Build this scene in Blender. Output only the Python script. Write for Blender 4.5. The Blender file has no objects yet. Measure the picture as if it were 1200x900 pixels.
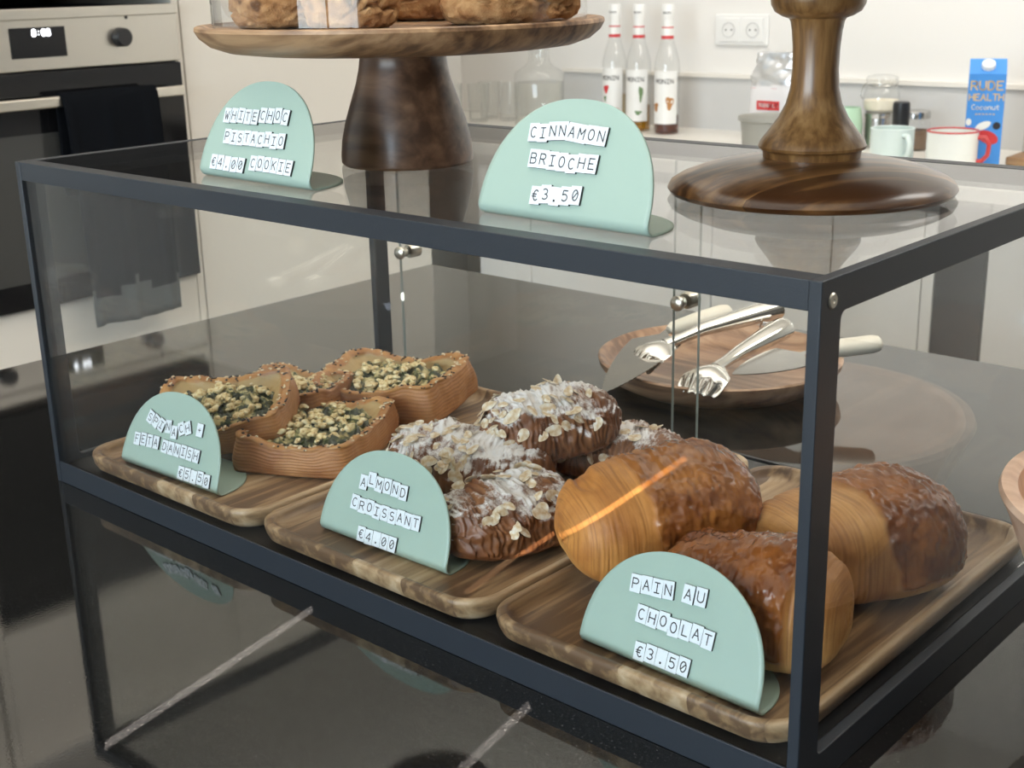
import bpy, bmesh, math, random
from mathutils import Vector, Matrix, noise
PI = math.pi
C = bpy.context.scene.collection
SC = bpy.context.scene
random.seed(7)

# ------------------------------------------------------------------ camera, world, light, exposure
CAM_POS = Vector((1.1086, -0.5724, 0.4540))
YAW, PITCH, ROLL, FPX = -0.7356, 0.3052, -0.0236, 1527.1
fw = Vector((math.sin(YAW) * math.cos(PITCH), math.cos(YAW) * math.cos(PITCH), -math.sin(PITCH)))
rt = Vector((math.cos(YAW), -math.sin(YAW), 0)); up = rt.cross(fw)
r2 = rt * math.cos(ROLL) + up * math.sin(ROLL); u2 = -rt * math.sin(ROLL) + up * math.cos(ROLL)
cd = bpy.data.cameras.new('camera'); cam = bpy.data.objects.new('camera', cd); C.objects.link(cam)
cam.matrix_world = Matrix(((r2.x, u2.x, -fw.x, CAM_POS.x), (r2.y, u2.y, -fw.y, CAM_POS.y), (r2.z, u2.z, -fw.z, CAM_POS.z), (0, 0, 0, 1)))
cd.sensor_width = 36; cd.lens = FPX / 1200 * 36; cd.clip_start = 0.02
cd.dof.use_dof = True; cd.dof.focus_distance = 0.93; cd.dof.aperture_fstop = 20
SC.camera = cam
vs = SC.view_settings
vs.view_transform = 'Standard'; vs.look = 'None'; vs.gamma = 1.0; vs.use_curve_mapping = False
vs.exposure = 0.0
SC.cycles.use_denoising = True
SC.cycles.max_bounces = 14; SC.cycles.transparent_max_bounces = 32; SC.cycles.glossy_bounces = 6
SC.cycles.caustics_reflective = False; SC.cycles.caustics_refractive = False
SC.cycles.sample_clamp_indirect = 6.0

w = bpy.data.worlds.new('sky'); SC.world = w; w.use_nodes = True
nt = w.node_tree; bg = nt.nodes['Background']
tc = nt.nodes.new('ShaderNodeTexCoord'); sx = nt.nodes.new('ShaderNodeSeparateXYZ'); rp = nt.nodes.new('ShaderNodeValToRGB')
nt.links.new(tc.outputs['Generated'], sx.inputs[0]); nt.links.new(sx.outputs['Z'], rp.inputs[0]); nt.links.new(rp.outputs[0], bg.inputs[0])
rp.color_ramp.elements[0].position = 0.0; rp.color_ramp.elements[0].color = (.55, .50, .38, 1)
rp.color_ramp.elements[1].position = 0.05; rp.color_ramp.elements[1].color = (.45, .68, .95, 1)
bg.inputs[1].default_value = 5.0

def area(name, loc, target, sx_, sy_, power, col, spread=180):
    l = bpy.data.lights.new(name, 'AREA'); l.shape = 'RECTANGLE'; l.size = sx_; l.size_y = sy_
    l.energy = power; l.color = col; l.spread = math.radians(spread)
    o = bpy.data.objects.new(name, l); C.objects.link(o); o.location = loc
    d = (Vector(target) - Vector(loc)).normalized()
    o.rotation_euler = d.to_track_quat('-Z', 'Y').to_euler()
    return o
# daylight entering through the window behind the camera
area('daylight', (0.55, -3.12, 0.75), (0.55, 0, 0.45), 2.2, 1.5, 100, (0.86, 0.94, 1.0))
area('ceiling_fill', (0.2, 0.5, 1.15), (0.2, 0.5, 2), 2.6, 2.4, 52, (1.0, 0.94, 0.86))  # unseen fill light, added to brighten the ceiling from below
area('aisle_fill', (1.25, 1.40, 1.66), (0.9, 1.50, 0), 1.8, 0.5, 20, (1.0, 0.97, 0.92))  # extra fill added over the aisle to lighten the cabinet fronts
area('under_cabinet_light', (-0.2, 2.33, 0.95), (-0.2, 2.60, 0), 2.6, 0.12, 7, (1.0, 0.96, 0.90))
# slivers of low sun that slip past the blinds: parallel sheets of light
_t = Vector((-.208, 1, 0)).normalized(); _s = Vector((1.37, 0, 1)); _s = (_s - _t * _s.dot(_t)).normalized()
_d = (_t * .8 - _s * .6).normalized()
def sun_sliver(name, p, q, width, power):
    p, q = Vector(p), Vector(q); mid = (p + q) / 2
    ax = (q - p); ax = ax - _d * ax.dot(_d); ln = ax.length; ax.normalize()
    l = bpy.data.lights.new(name, 'AREA'); l.shape = 'RECTANGLE'; l.size = ln; l.size_y = width
    l.energy = power * ln; l.color = (1, .90, .84); l.spread = math.radians(0.14)
    o = bpy.data.objects.new(name, l); C.objects.link(o)
    z = -_d; y = z.cross(ax).normalized()
    pos = mid - _d * 0.75
    o.matrix_world = Matrix(((ax.x, y.x, z.x, pos.x), (ax.y, y.y, z.y, pos.y), (ax.z, y.z, z.z, pos.z), (0, 0, 0, 1)))
sun_sliver('sun_sliver', (.440, -.220, 0), (.398, -.018, 0), .0045, .75)
sun_sliver('sun_sliver', (.632, -.110, 0), (.613, -.015, 0), .004, .5)
sun_sliver('sun_sliver', (.533, .008, .041), (.579, .195, .101), .0035, .03)
sun_sliver('sun_sliver', (-.143, .59, 0), (-.150, .84, 0), .008, .25)

# ------------------------------------------------------------------ materials
def newmat(name):
    m = bpy.data.materials.new(name); m.use_nodes = True
    return m, m.node_tree, m.node_tree.nodes['Principled BSDF']
def mat(name, col, rough=.5, metal=0, bump=0, bscale=200, spec=.5, vary=0, coat=0, sss=0, trans=0, stretch=(1, 1, 1)):
    m, t, b = newmat(name)
    b.inputs['Base Color'].default_value = (*col, 1); b.inputs['Roughness'].default_value = rough
    b.inputs['Metallic'].default_value = metal; b.inputs['Specular IOR Level'].default_value = spec
    b.inputs['Coat Weight'].default_value = coat
    if trans: b.inputs['Transmission Weight'].default_value = trans
    if bump or vary:
        tc = t.nodes.new('ShaderNodeTexCoord'); mp = t.nodes.new('ShaderNodeMapping'); mp.inputs['Scale'].default_value = stretch
        n = t.nodes.new('ShaderNodeTexNoise'); n.inputs['Scale'].default_value = bscale; n.inputs['Detail'].default_value = 4
        t.links.new(tc.outputs['Object'], mp.inputs[0]); t.links.new(mp.outputs[0], n.inputs['Vector'])
        if bump:
            bp = t.nodes.new('ShaderNodeBump'); bp.inputs['Strength'].default_value = bump; bp.inputs['Distance'].default_value = .001
            t.links.new(n.outputs[0], bp.inputs['Height']); t.links.new(bp.outputs[0], b.inputs['Normal'])
        if vary:
            mx = t.nodes.new('ShaderNodeMix'); mx.data_type = 'RGBA'
            mx.inputs['A'].default_value = (*[c * (1 - vary) for c in col], 1); mx.inputs['B'].default_value = (*[min(1, c * (1 + vary)) for c in col], 1)
            t.links.new(n.outputs[0], mx.inputs['Factor']); t.links.new(mx.outputs['Result'], b.inputs['Base Color'])
    return m
def glass(name, tint=(.97, .98, .97), f0=.04, p=5.0, rough=0.0, gain=1.0):
    m = bpy.data.materials.new(name); m.use_nodes = True; t = m.node_tree; t.nodes.clear()
    out = t.nodes.new('ShaderNodeOutputMaterial'); mx = t.nodes.new('ShaderNodeMixShader')
    tr = t.nodes.new('ShaderNodeBsdfTransparent'); tr.inputs[0].default_value = (*tint, 1)
    gl = t.nodes.new('ShaderNodeBsdfGlossy'); gl.inputs['Roughness'].default_value = rough
    lw = t.nodes.new('ShaderNodeLayerWeight'); lw.inputs['Blend'].default_value = .5
    pw = t.nodes.new('ShaderNodeMath'); pw.operation = 'POWER'; pw.inputs[1].default_value = p
    ma = t.nodes.new('ShaderNodeMath'); ma.operation = 'MULTIPLY_ADD'; ma.inputs[1].default_value = (1 - f0) * gain; ma.inputs[2].default_value = f0
    t.links.new(lw.outputs['Facing'], pw.inputs[0]); t.links.new(pw.outputs[0], ma.inputs[0])
    t.links.new(ma.outputs[0], mx.inputs[0]); t.links.new(tr.outputs[0], mx.inputs[1]); t.links.new(gl.outputs[0], mx.inputs[2])
    t.links.new(mx.outputs[0], out.inputs[0])
    return m
def ramp(t, els):
    r = t.nodes.new('ShaderNodeValToRGB'); e = r.color_ramp.elements
    e[0].position, e[0].color = els[0][0], (*els[0][1], 1); e[1].position, e[1].color = els[-1][0], (*els[-1][1], 1)
    for p, c in els[1:-1]:
        k = e.new(p); k.color = (*c, 1)
    return r
def wood(name, cols, axis='Y', plank=0, rough=.45, grain=60, coat=0, warp=.35, pshift=.3, sc=1.0, bump=.15):
    """grain runs along `axis` of the object; plank > 0 glues strips of that width side by side"""
    m, t, b = newmat(name); N, L = t.nodes, t.links
    tc = N.new('ShaderNodeTexCoord'); sp = N.new('ShaderNodeSeparateXYZ'); L.new(tc.outputs['Object'], sp.inputs[0])
    cross = {'X': 'Y', 'Y': 'X', 'Z': 'X'}[axis]
    mp = N.new('ShaderNodeMapping'); s = {'X': (.07, 1, 1), 'Y': (1, .07, 1), 'Z': (1, 1, .07)}[axis]
    mp.inputs['Scale'].default_value = [v * sc for v in s]
    src = tc.outputs['Object']
    if plank:
        dv = N.new('ShaderNodeMath'); dv.operation = 'DIVIDE'; dv.inputs[1].default_value = plank; L.new(sp.outputs[cross], dv.inputs[0])
        fl = N.new('ShaderNodeMath'); fl.operation = 'FLOOR'; L.new(dv.outputs[0], fl.inputs[0])
        wn = N.new('ShaderNodeTexWhiteNoise'); wn.noise_dimensions = '1D'; L.new(fl.outputs[0], wn.inputs['W'])
        vm = N.new('ShaderNodeVectorMath'); vm.operation = 'MULTIPLY_ADD'; vm.inputs[1].default_value = (3, 3, 3)
        L.new(wn.outputs['Color'], vm.inputs[0]); L.new(tc.outputs['Object'], vm.inputs[2]); src = vm.outputs[0]
    L.new(src, mp.inputs[0])
    n1 = N.new('ShaderNodeTexNoise'); n1.inputs['Scale'].default_value = grain; n1.inputs['Detail'].default_value = 6; n1.inputs['Distortion'].default_value = warp
    n2 = N.new('ShaderNodeTexNoise'); n2.inputs['Scale'].default_value = grain * .22; n2.inputs['Detail'].default_value = 3; n2.inputs['Distortion'].default_value = 1.2
    L.new(mp.outputs[0], n1.inputs['Vector']); L.new(mp.outputs[0], n2.inputs['Vector'])
    ad = N.new('ShaderNodeMath'); ad.operation = 'MULTIPLY_ADD'; ad.inputs[1].default_value = .85; L.new(n1.outputs[0], ad.inputs[0])
    m2 = N.new('ShaderNodeMath'); m2.operation = 'MULTIPLY_ADD'; m2.inputs[1].default_value = 1.1; m2.inputs[2].default_value = -.475; L.new(n2.outputs[0], m2.inputs[0]); L.new(m2.outputs[0], ad.inputs[2])
    fac = ad.outputs[0]
    if plank:
        a2 = N.new('ShaderNodeMath'); a2.operation = 'MULTIPLY_ADD'; a2.inputs[1].default_value = pshift
        L.new(wn.outputs['Value'], a2.inputs[0]); s2 = N.new('ShaderNodeMath'); s2.operation = 'SUBTRACT'; s2.inputs[1].default_value = pshift / 2
        L.new(fac, s2.inputs[0]); L.new(s2.outputs[0], a2.inputs[2]); fac = a2.outputs[0]
    k = len(cols) - 1
    rr = ramp(t, [(.32 + .40 * i / k, c) for i, c in enumerate(cols)]); L.new(fac, rr.inputs[0])
    L.new(rr.outputs[0], b.inputs['Base Color']); b.inputs['Roughness'].default_value = rough; b.inputs['Coat Weight'].default_value = coat
    b.inputs['Coat Roughness'].default_value = .2
    bp = N.new('ShaderNodeBump'); bp.inputs['Strength'].default_value = bump; bp.inputs['Distance'].default_value = .0006
    L.new(n1.outputs[0], bp.inputs['Height']); L.new(bp.outputs[0], b.inputs['Normal'])
    return m

M = {}
M['wall'] = mat('wall_paint', (.79, .775, .745), .7, bump=.05, bscale=60)
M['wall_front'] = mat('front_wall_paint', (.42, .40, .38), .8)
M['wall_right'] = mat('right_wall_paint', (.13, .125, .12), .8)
M['ceiling'] = mat('ceiling_paint', (.86, .84, .81), .85)
M['floor'] = mat('floor_tile', (.30, .28, .25), .8, vary=.1, bscale=6)
M['cab'] = mat('cabinet_lacquer', (.80, .785, .755), .35)
M['cab_beige'] = mat('warm_cabinet_lacquer', (.73, .685, .61), .4)
M['cabgap'] = mat('cabinet_shadow_gap', (.30, .29, .28), .6)
M['quartz'] = mat('white_quartz', (.80, .77, .71), .3, vary=.03, bscale=90)
M['splash'] = mat('grey_splashback', (.60, .60, .59), .35, vary=.04, bscale=5)
M['frame'] = mat('black_powder_coat', (.016, .021, .028), .45, bump=.12, bscale=900)
M['pane'] = glass('clear_pane', (.985, .99, .986), .035, 5.0)
M['toppane'] = glass('clear_top_pane', (.985, .99, .986), .045, 5.0)
M['pedge'] = mat('glass_edge', (.36, .43, .41), .15, spec=.8)
M['thin'] = glass('thin_round_glass', (.985, .99, .988), .05, 3.0, gain=.8)
M['brushed'] = mat('brushed_steel', (.62, .59, .53), .32, 1, bump=.08, bscale=300, stretch=(1, .03, 1))
M['chrome'] = mat('chrome', (.80, .78, .74), .10, 1)
M['nickel'] = mat('satin_nickel', (.60, .56, .48), .28, 1)
M['ovenblack'] = mat('black_oven_glass', (.008, .008, .009), .08, spec=.35)
M['blacklam'] = mat('black_laminate', (.010, .010, .011), .7, spec=.2)
M['blackplastic'] = mat('black_plastic', (.015, .015, .017), .4)
M['towel'] = mat('black_towel', (.006, .007, .009), .95, bump=.9, bscale=700, spec=.05)
M['towelhem'] = mat('grey_hem', (.075, .08, .075), .95, bump=.9, bscale=700)
M['sage'] = mat('sage_green_metal', (.375, .50, .425), .42, bump=.03, bscale=1200)
M['tile'] = mat('white_letter_tile', (.80, .86, .90), .35)
M['tileside'] = mat('black_tile_edge', (.012, .012, .014), .5)
M['ink'] = mat('black_ink', (.018, .018, .022), .5)
M['white'] = mat('white_plastic', (.82, .82, .80), .35)
M['cream'] = mat('cream_plastic', (.80, .74, .62), .4)
M['red'] = mat('red_print', (.62, .045, .05), .4)
M['blue'] = mat('blue_carton', (.055, .27, .70), .45)
M['gold'] = mat('gold_print', (.72, .50, .20), .5)
M['tan'] = mat('tan_print', (.45, .21, .07), .5)
M['leafgreen'] = mat('green_print', (.14, .24, .10), .5)
M['greytub'] = mat('grey_stoneware', (.33, .325, .29), .45)
M['mint'] = mat('mint_ceramic', (.46, .66, .48), .3)
M['enamel'] = mat('white_enamel', (.80, .82, .78), .2)
M['redenamel'] = mat('red_enamel', (.52, .05, .05), .25)
M['palemug'] = mat('pale_mint_ceramic', (.66, .76, .73), .3)
M['foil'] = mat('silver_foil', (.76, .78, .80), .3, .75, bump=.3, bscale=60)
M['bag'] = mat('white_bag', (.80, .79, .80), .4, bump=.3, bscale=50)
M['flour'] = mat('cream_flour', (.80, .74, .60), .9)
M['syrup'] = glass('amber_syrup', (.72, .50, .14), .03, 4)
M['syrup2'] = glass('dark_syrup', (.40, .17, .08), .03, 4)
M['syrup3'] = glass('pale_syrup', (.90, .82, .66), .03, 4)
M['water'] = glass('still_water', (.96, .965, .95), .03, 4)
M['steel'] = mat('steel', (.56, .55, .53), .22, 1)
M['blade'] = mat('dark_blade_steel', (.40, .39, .37), .18, 1)
M['screen'] = None
m, t, b = newmat('clock_digits'); b.inputs['Emission Color'].default_value = (.92, .95, 1, 1); b.inputs['Emission Strength'].default_value = 1.6; M['digits'] = m
# black granite worktop
m, t, b = newmat('black_granite'); N, L = t.nodes, t.links
tc = N.new('ShaderNodeTexCoord')
v = N.new('ShaderNodeTexNoise'); v.inputs['Scale'].default_value = 520; v.inputs['Detail'].default_value = 2
v2 = N.new('ShaderNodeTexNoise'); v2.inputs['Scale'].default_value = 30; v2.inputs['Detail'].default_value = 5
for q in (v, v2): L.new(tc.outputs['Object'], q.inputs['Vector'])
rr = ramp(t, [(.50, (.006, .006, .006)), (.62, (.014, .014, .013)), (.74, (.06, .058, .055))]); L.new(v.outputs[0], rr.inputs[0])
L.new(rr.outputs[0], b.inputs['Base Color']); b.inputs['Roughness'].default_value = .05; b.inputs['IOR'].default_value = 1.72; b.inputs['Coat Weight'].default_value = .16; b.inputs['Coat Roughness'].default_value = .03
r3 = ramp(t, [(.35, (.02, .02, .02)), (.75, (.055, .055, .055))]); L.new(v2.outputs[0], r3.inputs[0]); L.new(r3.outputs[0], b.inputs['Roughness'])
bp = N.new('ShaderNodeBump'); bp.inputs['Strength'].default_value = .02; bp.inputs['Distance'].default_value = .0005
L.new(v.outputs[0], bp.inputs['Height']); L.new(bp.outputs[0], b.inputs['Normal'])
M['granite'] = m
ACA = [(.15, .085, .044), (.33, .205, .105), (.48, .325, .18), (.60, .44, .28)]
M['tray'] = wood('acacia_tray', ACA, 'Y', plank=.052, grain=110, rough=.42, pshift=.34)
M['stand'] = wood('mango_wood_dark', [(.075, .036, .019), (.155, .080, .043), (.26, .145, .082)], 'X', grain=85, rough=.38, coat=.25, bump=.06)
M['plate'] = wood('mango_wood_plate', [(.11, .055, .026), (.30, .170, .085), (.48, .30, .16)], 'X', grain=110, rough=.45, coat=.1)
M['stem'] = wood('acacia_stem', [(.17, .080, .026), (.28, .142, .048), (.38, .21, .080)], 'Z', grain=230, rough=.33, coat=.3, bump=.05)
M['base'] = wood('acacia_base', [(.065, .026, .010), (.22, .105, .036), (.44, .25, .095)], 'X', plank=.058, grain=95, rough=.28, coat=.3, pshift=.34, bump=.05)
M['bowl'] = wood('olive_bowl', [(.15, .075, .042), (.33, .185, .105), (.48, .30, .18)], 'X', grain=90, rough=.4, coat=.2)
M['bowl2'] = wood('pink_wood_bowl', [(.42, .25, .16), (.56, .36, .24), (.66, .46, .33)], 'X', grain=60, rough=.4, coat=.15)
M['board'] = wood('oak_board', [(.30, .16, .07), (.45, .27, .12)], 'X', grain=40)

def attr(t, n):
    a = t.nodes.new('ShaderNodeAttribute'); a.attribute_name = n; return a
def mixc(t, f, a, b_):
    mx = t.nodes.new('ShaderNodeMix'); mx.data_type = 'RGBA'
    for k, v in (('Factor', f), ('A', a), ('B', b_)):
        if isinstance(v, tuple): mx.inputs[k].default_value = (*v, 1)
        elif isinstance(v, float): mx.inputs[k].default_value = v
        else: t.links.new(v, mx.inputs[k])
    return mx.outputs['Result']
def noise_node(t, scale, detail=4, dist=0, vec=None):
    n = t.nodes.new('ShaderNodeTexNoise'); n.inputs['Scale'].default_value = scale; n.inputs['Detail'].default_value = detail; n.inputs['Distortion'].default_value = dist
    if vec is None:
        tc = t.nodes.new('ShaderNodeTexCoord'); vec = tc.outputs['Object']
    t.links.new(vec, n.inputs['Vector']); return n
def pastry_mat(name, pale, line, skin_a, skin_b, cream, rough_skin=.24, sugar=False, edge=.62):
    m, t, b = newmat(name); L = t.links
    tone, ring, bot = attr(t, 'tone'), attr(t, 'ring'), attr(t, 'under')
    n1 = noise_node(t, 45, 5, .6); n2 = noise_node(t, 240, 3)
    n0 = noise_node(t, 26, 4, .4); r0 = ramp(t, [(.36, tuple(c * f for c, f in zip(pale, (.72, .60, .50)))), (.62, tuple(min(1, c * f) for c, f in zip(pale, (1.06, 1.08, 1.12))))]); L.new(n0.outputs[0], r0.inputs[0])
    body = mixc(t, ring.outputs['Fac'], r0.outputs[0], line)
    body = mixc(t, bot.outputs['Fac'], body, cream)
    rs = ramp(t, [(.36, skin_a), (.66, skin_b)]); L.new(n1.outputs[0], rs.inputs[0])
    col = mixc(t, tone.outputs['Fac'], body, rs.outputs[0])
    ro = t.nodes.new('ShaderNodeMapRange'); ro.inputs['To Min'].default_value = .55; ro.inputs['To Max'].default_value = rough_skin
    L.new(tone.outputs['Fac'], ro.inputs['Value']); rough = ro.outputs[0]
    if sugar:
        sg = attr(t, 'sugar'); n3 = noise_node(t, 700, 3); n4 = noise_node(t, 120, 4)
        ad = t.nodes.new('ShaderNodeMath'); ad.operation = 'MULTIPLY_ADD'; ad.inputs[1].default_value = .55; L.new(n3.outputs[0], ad.inputs[0]); L.new(sg.outputs['Fac'], ad.inputs[2])
        a2 = t.nodes.new('ShaderNodeMath'); a2.operation = 'MULTIPLY_ADD'; a2.inputs[1].default_value = .75; L.new(n4.outputs[0], a2.inputs[0]); L.new(ad.outputs[0], a2.inputs[2])
        rg = ramp(t, [(0.0, (0, 0, 0)), (.99, (0, 0, 0)), (1.0, (0, 0, 0))])
        mr = t.nodes.new('ShaderNodeMapRange'); mr.inputs['From Min'].default_value = .95; mr.inputs['From Max'].default_value = 1.32; mr.clamp = True
        L.new(a2.outputs[0], mr.inputs['Value'])
        col = mixc(t, mr.outputs[0], col, (.82, .79, .76))
        r2_ = t.nodes.new('ShaderNodeMapRange'); r2_.inputs['To Min'].default_value = 0; r2_.inputs['To Max'].default_value = 1
        mxr = t.nodes.new('ShaderNodeMix'); mxr.data_type = 'FLOAT'; L.new(mr.outputs[0], mxr.inputs['Factor']); L.new(rough, mxr.inputs['A']); mxr.inputs['B'].default_value = .95
        rough = mxr.outputs['Result']
    L.new(col, b.inputs['Base Color']); L.new(rough, b.inputs['Roughness'])
    bp = t.nodes.new('ShaderNodeBump'); bp.inputs['Strength'].default_value = .35; bp.inputs['Distance'].default_value = .0008
    L.new(n2.outputs[0], bp.inputs['Height']); L.new(bp.outputs[0], b.inputs['Normal'])
    b.inputs['Subsurface Weight'].default_value = .0
    return m
M['pain'] = pastry_mat('glazed_pastry', (.56, .285, .090), (.24, .090, .022), (.135, .036, .009), (.31, .105, .024), (.62, .40, .16), .2)
M['pain_light'] = pastry_mat('golden_glazed_pastry', (.60, .255, .060), (.28, .098, .022), (.20, .058, .012), (.42, .155, .034), (.62, .36, .12), .2)
M['almondpastry'] = pastry_mat('dusted_pastry', (.31, .130, .045), (.085, .030, .011), (.11, .036, .013), (.23, .082, .027), (.30, .15, .06), .30, True)
M['danish'] = pastry_mat('danish_dough', (.47, .215, .072), (.22, .082, .026), (.36, .145, .038), (.52, .27, .085), (.46, .34, .15), .36)
m, t, b = newmat('spinach_mix'); n = noise_node(t, 110, 5, .5)
rr = ramp(t, [(.38, (.014, .022, .008)), (.49, (.045, .060, .020)), (.55, (.22, .20, .075)), (.62, (.60, .50, .24))]); t.links.new(n.outputs[0], rr.inputs[0])
t.links.new(rr.outputs[0], b.inputs['Base Color']); b.inputs['Roughness'].default_value = .35
M['spinach'] = m
m, t, b = newmat('baked_feta'); n = noise_node(t, 90, 4)
rr = ramp(t, [(.34, (.42, .22, .07)), (.44, (.72, .57, .28)), (.60, (.82, .73, .47))]); t.links.new(n.outputs[0], rr.inputs[0])
t.links.new(rr.outputs[0], b.inputs['Base Color']); b.inputs['Roughness'].default_value = .5
M['feta'] = m
M['sesame'] = mat('sesame', (.72, .58, .38), .5)
M['nigella'] = mat('nigella', (.018, .014, .012), .5)
m, t, b = newmat('almond_flake'); n = noise_node(t, 160, 3)
rr = ramp(t, [(.36, (.56, .38, .20)), (.52, (.72, .60, .42)), (.66, (.80, .75, .66))]); t.links.new(n.outputs[0], rr.inputs[0])
t.links.new(rr.outputs[0], b.inputs['Base Color']); b.inputs['Roughness'].default_value = .6
M['flake'] = m
m, t, b = newmat('cookie_crumb'); n = noise_node(t, 90, 8, .2); n2 = noise_node(t, 650, 5)
rr = ramp(t, [(.30, (.17, .075, .028)), (.46, (.40, .205, .085)), (.66, (.56, .335, .155))]); t.links.new(n.outputs[0], rr.inputs[0])
t.links.new(rr.outputs[0], b.inputs['Base Color']); b.inputs['Roughness'].default_value = .9; b.inputs['Specular IOR Level'].default_value = .2
bp = t.nodes.new('ShaderNodeBump'); bp.inputs['Strength'].default_value = .9; bp.inputs['Distance'].default_value = .001
t.links.new(n2.outputs[0], bp.inputs['Height']); t.links.new(bp.outputs[0], b.inputs['Normal'])
M['cookie'] = m
M['pistachio'] = mat('pistachio_nut', (.20, .22, .06), .6)

# ------------------------------------------------------------------ helpers
def link(name, me, mats=None, parent=None):
    o = bpy.data.objects.new(name, me); C.objects.link(o)
    if mats is not None:
        for q in (mats if isinstance(mats, (list, tuple)) else [mats]): me.materials.append(q)
    if parent is not None: o.parent = parent
    return o
def from_data(name, vs_, fs, mats=None, parent=None, smooth=True, sharp=None, attrs=None):
    me = bpy.data.meshes.new(name); me.from_pydata(vs_, [], fs); me.update()
    if smooth:
        me.polygons.foreach_set('use_smooth', [True] * len(me.polygons))
        if sharp: me.set_sharp_from_angle(angle=math.radians(sharp))
    for k, vals in (attrs or {}).items():
        a = me.attributes.new(k, 'FLOAT', 'POINT'); a.data.foreach_set('value', vals)
    return link(name, me, mats, parent)
def empty(name, loc=(0, 0, 0), rz=0, rx=0, ry=0):
    o = bpy.data.objects.new(name, None); C.objects.link(o); o.location = loc
    o.rotation_euler = (rx, ry, rz); o.empty_display_size = .02
    return o
def tag(o, label, cat=None, group=None, kind=None):
    o['label'] = label
    if cat: o['category'] = cat
    if group: o['group'] = group
    if kind: o['kind'] = kind
    return o
def struct(o): o['kind'] = 'structure'; return o

class MB:
    def __init__(s): s.bm = bmesh.new(); s.curved = False
    def box(s, x0, x1, y0, y1, z0, z1, bev=0, seg=2, mi=0):
        r = bmesh.ops.create_cube(s.bm, size=1)
        for v in r['verts']: v.co = Vector(((x0 + x1) / 2 + v.co.x * (x1 - x0), (y0 + y1) / 2 + v.co.y * (y1 - y0), (z0 + z1) / 2 + v.co.z * (z1 - z0)))
        fs = {f for v in r['verts'] for f in v.link_faces}
        for f in fs: f.material_index = mi
        if bev:
            es = {e for v in r['verts'] for e in v.link_edges}
            bmesh.ops.bevel(s.bm, geom=list(es), offset=bev, segments=seg, profile=.5, affect='EDGES', material=-1)
        return s
    def lathe(s, prof, n=48, c=(0, 0, 0), mi=0, sx=1, sy=1):
        rows = []; s.curved = True
        for r, z in prof:
            if r < 1e-7: rows.append([s.bm.verts.new((c[0], c[1], c[2] + z))])
            else: rows.append([s.bm.verts.new((c[0] + sx * r * math.cos(2 * PI * i / n), c[1] + sy * r * math.sin(2 * PI * i / n), c[2] + z)) for i in range(n)])
        for a, b_ in zip(rows, rows[1:]):
            for i in range(n):
                j = (i + 1) % n
                q = [a[i % len(a)], a[j % len(a)], b_[j % len(b_)], b_[i % len(b_)]]
                u = []
                for v in q:
                    if v not in u: u.append(v)
                if len(u) > 2:
                    f = s.bm.faces.new(u); f.material_index = mi
        return s
    def tube(s, pts, rad, n=12, mi=0, flat=1.0, upv=(0, 0, 1)):
        pts = [Vector(p) for p in pts]
        if not isinstance(rad, (list, tuple)): rad = [rad] * len(pts)
        rows = []; upv = Vector(upv); s.curved = True
        for i, p in enumerate(pts):
            d = (pts[min(i + 1, len(pts) - 1)] - pts[max(i - 1, 0)]).normalized()
            a = d.cross(upv)
            if a.length < 1e-4: a = d.cross(Vector((1, 0, 0)))
            a.normalize(); b_ = a.cross(d)
            rows.append([s.bm.verts.new(p + a * rad[i] * math.cos(2 * PI * k / n) + b_ * rad[i] * flat * math.sin(2 * PI * k / n)) for k in range(n)])
        for a, b_ in zip(rows, rows[1:]):
            for k in range(n):
                f = s.bm.faces.new((a[k], a[(k + 1) % n], b_[(k + 1) % n], b_[k])); f.material_index = mi
        for r in (rows[0], rows[-1]):
            f = s.bm.faces.new(r); f.material_index = mi
        return s
    def prism(s, pts2, lo, hi, axis='Z', mi=0):
        def P(a, b_, h): return {'Z': (a, b_, h), 'Y': (a, h, b_), 'X': (h, a, b_)}[axis]
        A = [s.bm.verts.new(P(a, b_, lo)) for a, b_ in pts2]; B = [s.bm.verts.new(P(a, b_, hi)) for a, b_ in pts2]
        n = len(A)
        fs = [s.bm.faces.new(A), s.bm.faces.new(B)] + [s.bm.faces.new((A[i], A[(i + 1) % n], B[(i + 1) % n], B[i])) for i in range(n)]
        for f in fs: f.material_index = mi
        return s
    def build(s, name, mats=None, parent=None, sharp=None):
        if sharp is None: sharp = 38 if s.curved else 14
        bmesh.ops.recalc_face_normals(s.bm, faces=s.bm.faces[:])
        me = bpy.data.meshes.new(name); s.bm.to_mesh(me); s.bm.free()
        me.polygons.foreach_set('use_smooth', [True] * len(me.polygons))
        me.set_sharp_from_angle(angle=math.radians(sharp))
        return link(name, me, mats, parent)
def clone(o, name=None, parent=None, mw=None):
    c = o.copy(); C.objects.link(c)
    if parent is not None: c.parent = parent
    if mw is not None: c.matrix_local = mw
    return c
def ssm(a, b, x):
    x = min(1, max(0, (x - a) / (b - a))); return x * x * (3 - 2 * x)
def sgp(v, p): return math.copysign(abs(v) ** p, v)
def rrect(hx, hy, r, n=10):
    pts = []
    for cx, cy, a0 in ((hx - r, hy - r, 0), (-hx + r, hy - r, 90), (-hx + r, -hy + r, 180), (hx - r, -hy + r, 270)):
        for i in range(n + 1):
            a = math.radians(a0 + 90 * i / n); pts.append((cx + r * math.cos(a), cy + r * math.sin(a)))
    return pts

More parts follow.
